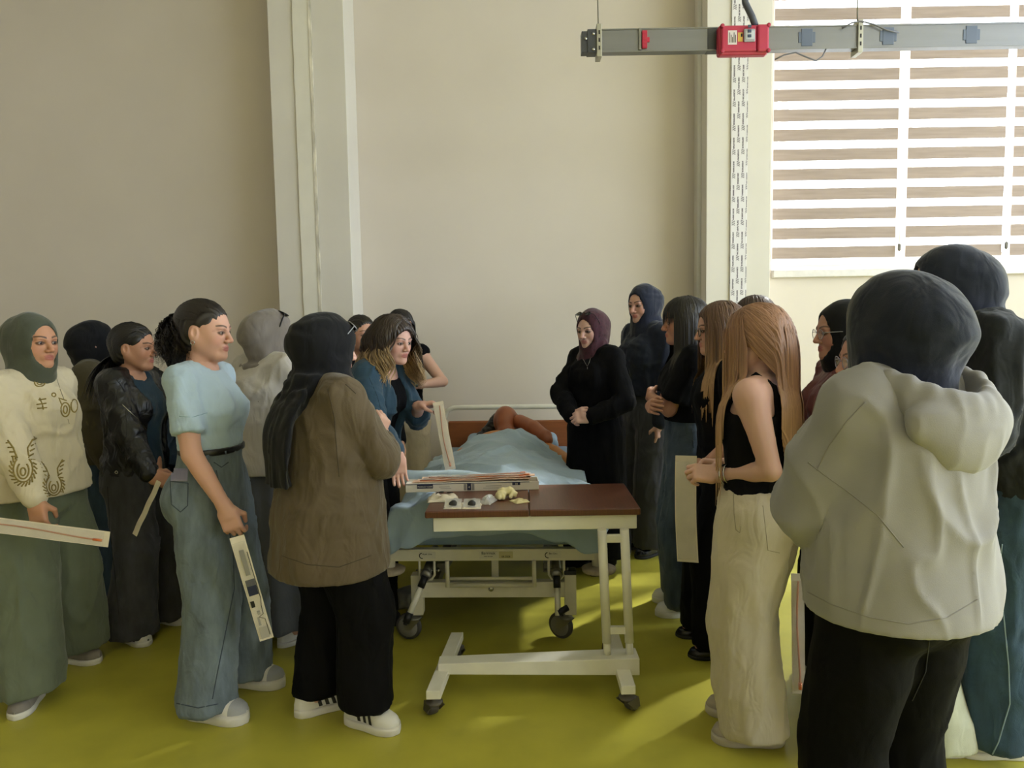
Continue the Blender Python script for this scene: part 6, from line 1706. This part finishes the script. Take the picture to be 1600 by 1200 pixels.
# U: grey hoodie in the foreground
YU = 1.72
U1 = Person('woman in grey hoodie and dark headscarf standing nearest the camera', stand(1400, YU, 114, sep=.2), 114, Hof(1420, 419, YU, .022), head=(122, -6, 0), rh=.005, rf=.005, build=1.08,
    hands={'L': dict(l=(.04, .19, 1.10), lpole=(-1, -.1, -.8), ldir=(1, -.2, .1), pose='relax'), 'R': dict(l=(.0, .20, 1.12), lpole=(1, -.5, -.25), ldir=(-1, -.2, .1), pose='relax')})
U1.body()
M_hood = cloth('hoodie', '8e8c8c', var=.05, fold=.3, bump=.2, fscale=(3.5, 3.5, 1.8))
U1.top('hoodie', M_hood, hem=.835, ease=.03, fit=1.0, rmax=(.178, .150), flare=.012, slr=(.088, .096, .080), sleeve=.95, wr=0.0162, wf=(6.1, 3.2), neckz=1.40, neck_r=.075, k=.03, hvol=.0085)
v = Vol(np.minimum(U1.u(-.3, -.4, 1.08), U1.u(.3, .2, 1.5)), np.maximum(U1.u(-.3, -.4, 1.08), U1.u(.3, .2, 1.5)), .006)
def rimpt(t, k=1.0):
    c = math.cos(t); return U1.u(.128 * k * math.sin(t), -.065 - .125 * k * c, 1.385 - .055 * max(0, c) ** 2 * k - .03 * max(0, -c))
v.ell((0, -.155*U1.s, .365*U1.s), (.160, .052, .080), 0, U1.U); v.ell((0, -.165*U1.s, .318*U1.s), (.090, .042, .070), .06, U1.U)
v.chain([rimpt(t) for t in np.linspace(-2.8, 2.8, 18)], [.024]*18, .03, .008, w=tuple(U1.U.R[:, 2]), ws=1.9)
v.ell((0, -.085*U1.s, .475*U1.s), (.098, .105, .110), .010, U1.U, True)
U1.finish(v, 'hood', M_hood, U1.wr_fn(.006, 7, 5, 4))
U1.trousers(cloth('black_ponte', '0b0b0d', var=.05, fold=.25, sheen=0, spec=.1), r=(.112, .104, .096, .105), hem=.04, wr=0.0058, seat=.014)
U1.hijab(N_h, bun=(0, -.080, -.025, .096), bulk=.013, neck=(.108, .115), wr=0.00435, hvol=.007, cape=None)
U1.shoes(W_up, W_sole)
# V: tall, black scarf and jeans behind the hoodie
YV = 2.48
V1 = Person('tall woman in black headscarf and blue jeans behind the hoodie', stand(1566, YV, 165, sep=.2), 165, Hof(1490, 378, YV, .022) + .04, lean=15, head=(165, -4, 0), rh=.005, rf=.006, build=1.05, hands={'L': dict(l=(-.02, .22, 1.02), lpole=(-1, -.2, -.6)), 'R': dict(l=(.02, .24, 1.0), lpole=(1, -.2, -.6))})
V1.body(); V1.top('jacket', cloth('black_coat', '1a1d22', var=.08), hem=.86, ease=.03, fit=.8, rmax=(.185, .15), slr=(.085, .075, .055), wr=0.0130); V1.trousers(denim('blue', '34485a'), r=(.108, .104, .100, .112), hem=.06, wr=0.0130)
V1.hijab(N_h, bun=(0, -.080, -.020, .092), bulk=.010, neck=(.098, .105), cape=CAPE, wr=0.00435); V1.shoes(mat('white_trainer', ''), W_sole) if False else V1.shoes(W_up, W_sole, laces=mat('black_lace', '1a1a1a', .7))
W1 = Person('woman in dark headscarf cut off by the right edge', stand(1640, 3.0, 170), 170, Hof(1600, 460, 3.0, .02), head=(170, 0, 0), rh=.006, rf=.007, face=False)
W1.body(); W1.top('coat', cloth('black_coat', ''), hem=.6, ease=.03, fit=.8, rmax=(.18, .14)); W1.trousers(K_); W1.hijab(N_h, cape=CAPE); W1.shoes(W_up, W_sole)
X1 = Person('woman in beige headscarf cut off by the left edge', stand(-30, 4.1, -10), -10, Hof(-20, 548, 4.1, .02), head=(-10, 0, 0), rh=.006, rf=.007, face=False)
X1.body(); X1.top('jacket', K_, hem=.75, ease=.03, fit=.7); X1.trousers(K_); X1.hijab(cloth('beige_scarf', '8f8676'), cape=None); X1.shoes(W_up, W_sole)
print('PEOPLE', time.time() - tP, sum(s[1] for s in STAT), 'total', time.time() - T0)
# ------------------------------------------------------------------ seams, stitching, embroidery
M_gold = mat('gold_thread', '86743a', .6, var=.2, vscale=80); M_seam = mat('denim_seam', '3c4754', .9); M_dseam = mat('dark_seam', '26272b', .9)
def leafs(cx, cy, n, r0, a0, a1, l=5):
    out = []
    for i in range(n):
        a = a0 + (a1 - a0) * i / max(n - 1, 1); c, s_ = math.cos(a), math.sin(a)
        out.append([(cx + r0 * c, cy + r0 * 1.25 * s_), (cx + (r0 + l) * math.cos(a + .25), cy + (r0 + l) * 1.25 * math.sin(a + .25))])
    return out
def ell_line(cx, cy, rx, ry, a0=0, a1=6.283, n=20): return [(cx + rx * math.cos(a), cy + ry * math.sin(a)) for a in np.linspace(a0, a1, n)]
def paisley(cx, cy, k=1.0):
    L = [ell_line(cx, cy, 15 * k, 20 * k, -.9, 4.04), ell_line(cx, cy + 2, 9 * k, 13 * k, -.9, 4.04), ell_line(cx, cy + 4, 4 * k, 6 * k)]
    L += leafs(cx, cy, 18, 17 * k, -.8, 3.94, 5 * k)
    L += [[(cx - 9 * k, cy - 17 * k), (cx - 15 * k, cy - 33 * k), (cx - 24 * k, cy - 45 * k)], [(cx + 9 * k, cy - 17 * k), (cx + 7 * k, cy - 33 * k), (cx + 17 * k, cy - 50 * k)]]
    for i in range(4):
        L += [[(cx - (11 + 3 * i) * k, cy - (20 + 7 * i) * k), (cx - (18 + 3 * i) * k, cy - (20 + 7 * i) * k)], [(cx + (9 + 1.5 * i) * k, cy - (20 + 8 * i) * k), (cx + (16 + 1.5 * i) * k, cy - (24 + 8 * i) * k)]]
    return L
draw_on(A, 'blouse', paisley(36, 733) , .0032, M_gold, 'embroidery')
draw_on(A, 'blouse', paisley(84, 758, .8), .0030, M_gold, 'embroidery')
draw_on(A, 'blouse', [ell_line(62, 598, 8, 6), ell_line(62, 598, 4, 3)], .0030, M_gold, 'embroidery'); draw_on(A, 'blouse', [ell_line(84, 617, 3, 3)], .0030, M_gold, 'embroidery')
draw_on(A, 'blouse', [[(62, 622), (66, 632), (68, 640)], [(57, 632), (72, 630)], [(58, 638), (73, 637)], [(60, 625), (72, 623)]], .0030, M_gold, 'embroidery')
draw_on(A, 'blouse', [ell_line(102, 640, 7, 11), ell_line(102, 640, 3, 6), ell_line(116, 634, 5, 10), [(96, 632), (92, 622), (104, 626)]], .0030, M_gold, 'embroidery')
draw_on(A, 'blouse', [[(88, 590), (94, 608), (100, 624)], [(106, 655), (108, 662)]], .0015, mat('placket_line', '8a8270', .9), 'placket')  # thin line in a darker tone along the placket
# leather jacket: zips, seams, snap
draw_on(B, 'jacket', [[(191, 632), (215, 655), (240, 683), (246, 700), (247, 735)]], .0024, M_chrome, 'zipper'); draw_on(B, 'jacket', [[(196, 640), (199, 668), (197, 685)]], .0018, M_dseam, 'seam')
draw_on(B, 'jacket', [[(154, 738), (200, 748), (235, 757)], [(165, 600), (180, 590), (196, 612)]], .0022, M_dseam, 'seam'); draw_on(B, 'jacket', [ell_line(182, 738, 2, 2)], .003, M_chrome, 'snap_button')
draw_on(B, 'trousers', [[(168, 760), (172, 830), (180, 900), (186, 960)]], .0020, M_dseam, 'side_seam')
# jeans of the ponytail woman
draw_on(D, 'trousers', [[(338, 735), (352, 800), (364, 860), (366, 920), (352, 990), (338, 1060), (332, 1092)]], .0022, M_seam, 'side_seam')
draw_on(D, 'trousers', [[(266, 752), (294, 755)], [(294, 755), (293, 790), (282, 800), (268, 788), (266, 752)]], .0020, M_seam, 'back_pocket')
draw_on(D, 'trousers', [[(334, 722), (346, 730), (357, 722)]], .0020, M_seam, 'front_pocket'); draw_on(D, 'trousers', [[(272, 1098), (310, 1106), (340, 1100)]], .0022, M_seam, 'hem_stitch')
draw_on(D, 't_shirt', [[(280, 650), (300, 652), (324, 645)]], .0012, mat('tee_stitch', '8aa2ae', .9), 'sleeve_hem')
for dx in (0, 1.6):
    pass
ph2 = draw_on(D, 'trousers', [[(269 + 2.0 * i, 732), (268 + 2.0 * i, 752)] for i in range(13)], .0032, mat('lavender_phone', '8f8cab', .35), 'phone_in_pocket')
draw_on(D, 'belt', [[(352, 705), (352, 724)]], .004, mat('denim_light', ''), 'belt_loop')
# brown overshirt
draw_on(H_, 'overshirt', [[(512, 608), (522, 650), (526, 700), (530, 745)], [(540, 600), (556, 615)]], .0016, mat('brown_seam', '43392b', .9), 'seam')
draw_on(H_, 'overshirt', [[(440, 868), (480, 882), (530, 886), (580, 868)]], .0016, mat('brown_seam', ''), 'hem_stitch')
# hoodie
draw_on(U1, 'hoodie', [[(1352, 628), (1322, 660), (1296, 695), (1276, 735)], [(1262, 722), (1288, 742), (1330, 772), (1372, 806), (1412, 855)]], .0016, mat('hoodie_seam', '83807e', .9), 'seam')
draw_on(U1, 'hoodie', [[(1262, 925), (1300, 945), (1360, 965), (1420, 975), (1480, 965), (1530, 935)]], .0016, mat('hoodie_seam', ''), 'hem_seam')
draw_on(U1, 'trousers', [[(1452, 1000), (1446, 1050), (1425, 1095)]], .0016, M_dseam, 'back_seam')
# blue jeans, cream trousers
draw_on(V1, 'trousers', [[(1566, 850), (1560, 900), (1568, 960), (1576, 1040), (1578, 1100), (1560, 1160), (1545, 1190)]], .0022, mat('pale_stitch', '7f93a0', .9), 'side_seam')
draw_on(R1, 'trousers', [[(1146, 770), (1147, 800), (1150, 828), (1156, 832), (1158, 822)]], .0022, mat('linen_seam', '9d947f', .9), 'pocket_welt'); draw_on(R1, 'trousers', [[(1192, 790), (1200, 860), (1218, 864)]], .0014, mat('linen_seam', ''), 'back_pocket')
draw_on(R1, 'trousers', [[(1132, 764), (1180, 768), (1230, 766)]], .0014, mat('linen_seam', ''), 'waistband_seam')
draw_on(N1, 'trousers', [[(1000, 640), (996, 720), (992, 800)]], .0014, M_dseam, 'crease'); draw_on(O1, 'trousers', [[(1082, 672), (1084, 700)], [(1068, 668), (1072, 684), (1086, 690)]], .0018, M_seam, 'pocket')
draw_on(I_, 'blazer', [[(577, 590), (590, 620), (600, 660)]], .0014, mat('teal_seam', '203443', .9), 'seam')

strip('catheter_pouch', at(1246, 896, 2.05), at(1248, 1084, 2.05), .036, 'catheter pouch hanging upright between cream trousers and black trousers', up=(-.2, -1, 0), seed=6)
strip('catheter_pouch', at(249, 752, YB_-.24), at(210, 836, YB_-.28), .032, 'folded paper pouch in the hands of the biker jacket woman', up=(-.6, -1, 0), seed=7, tube=False, film=False)
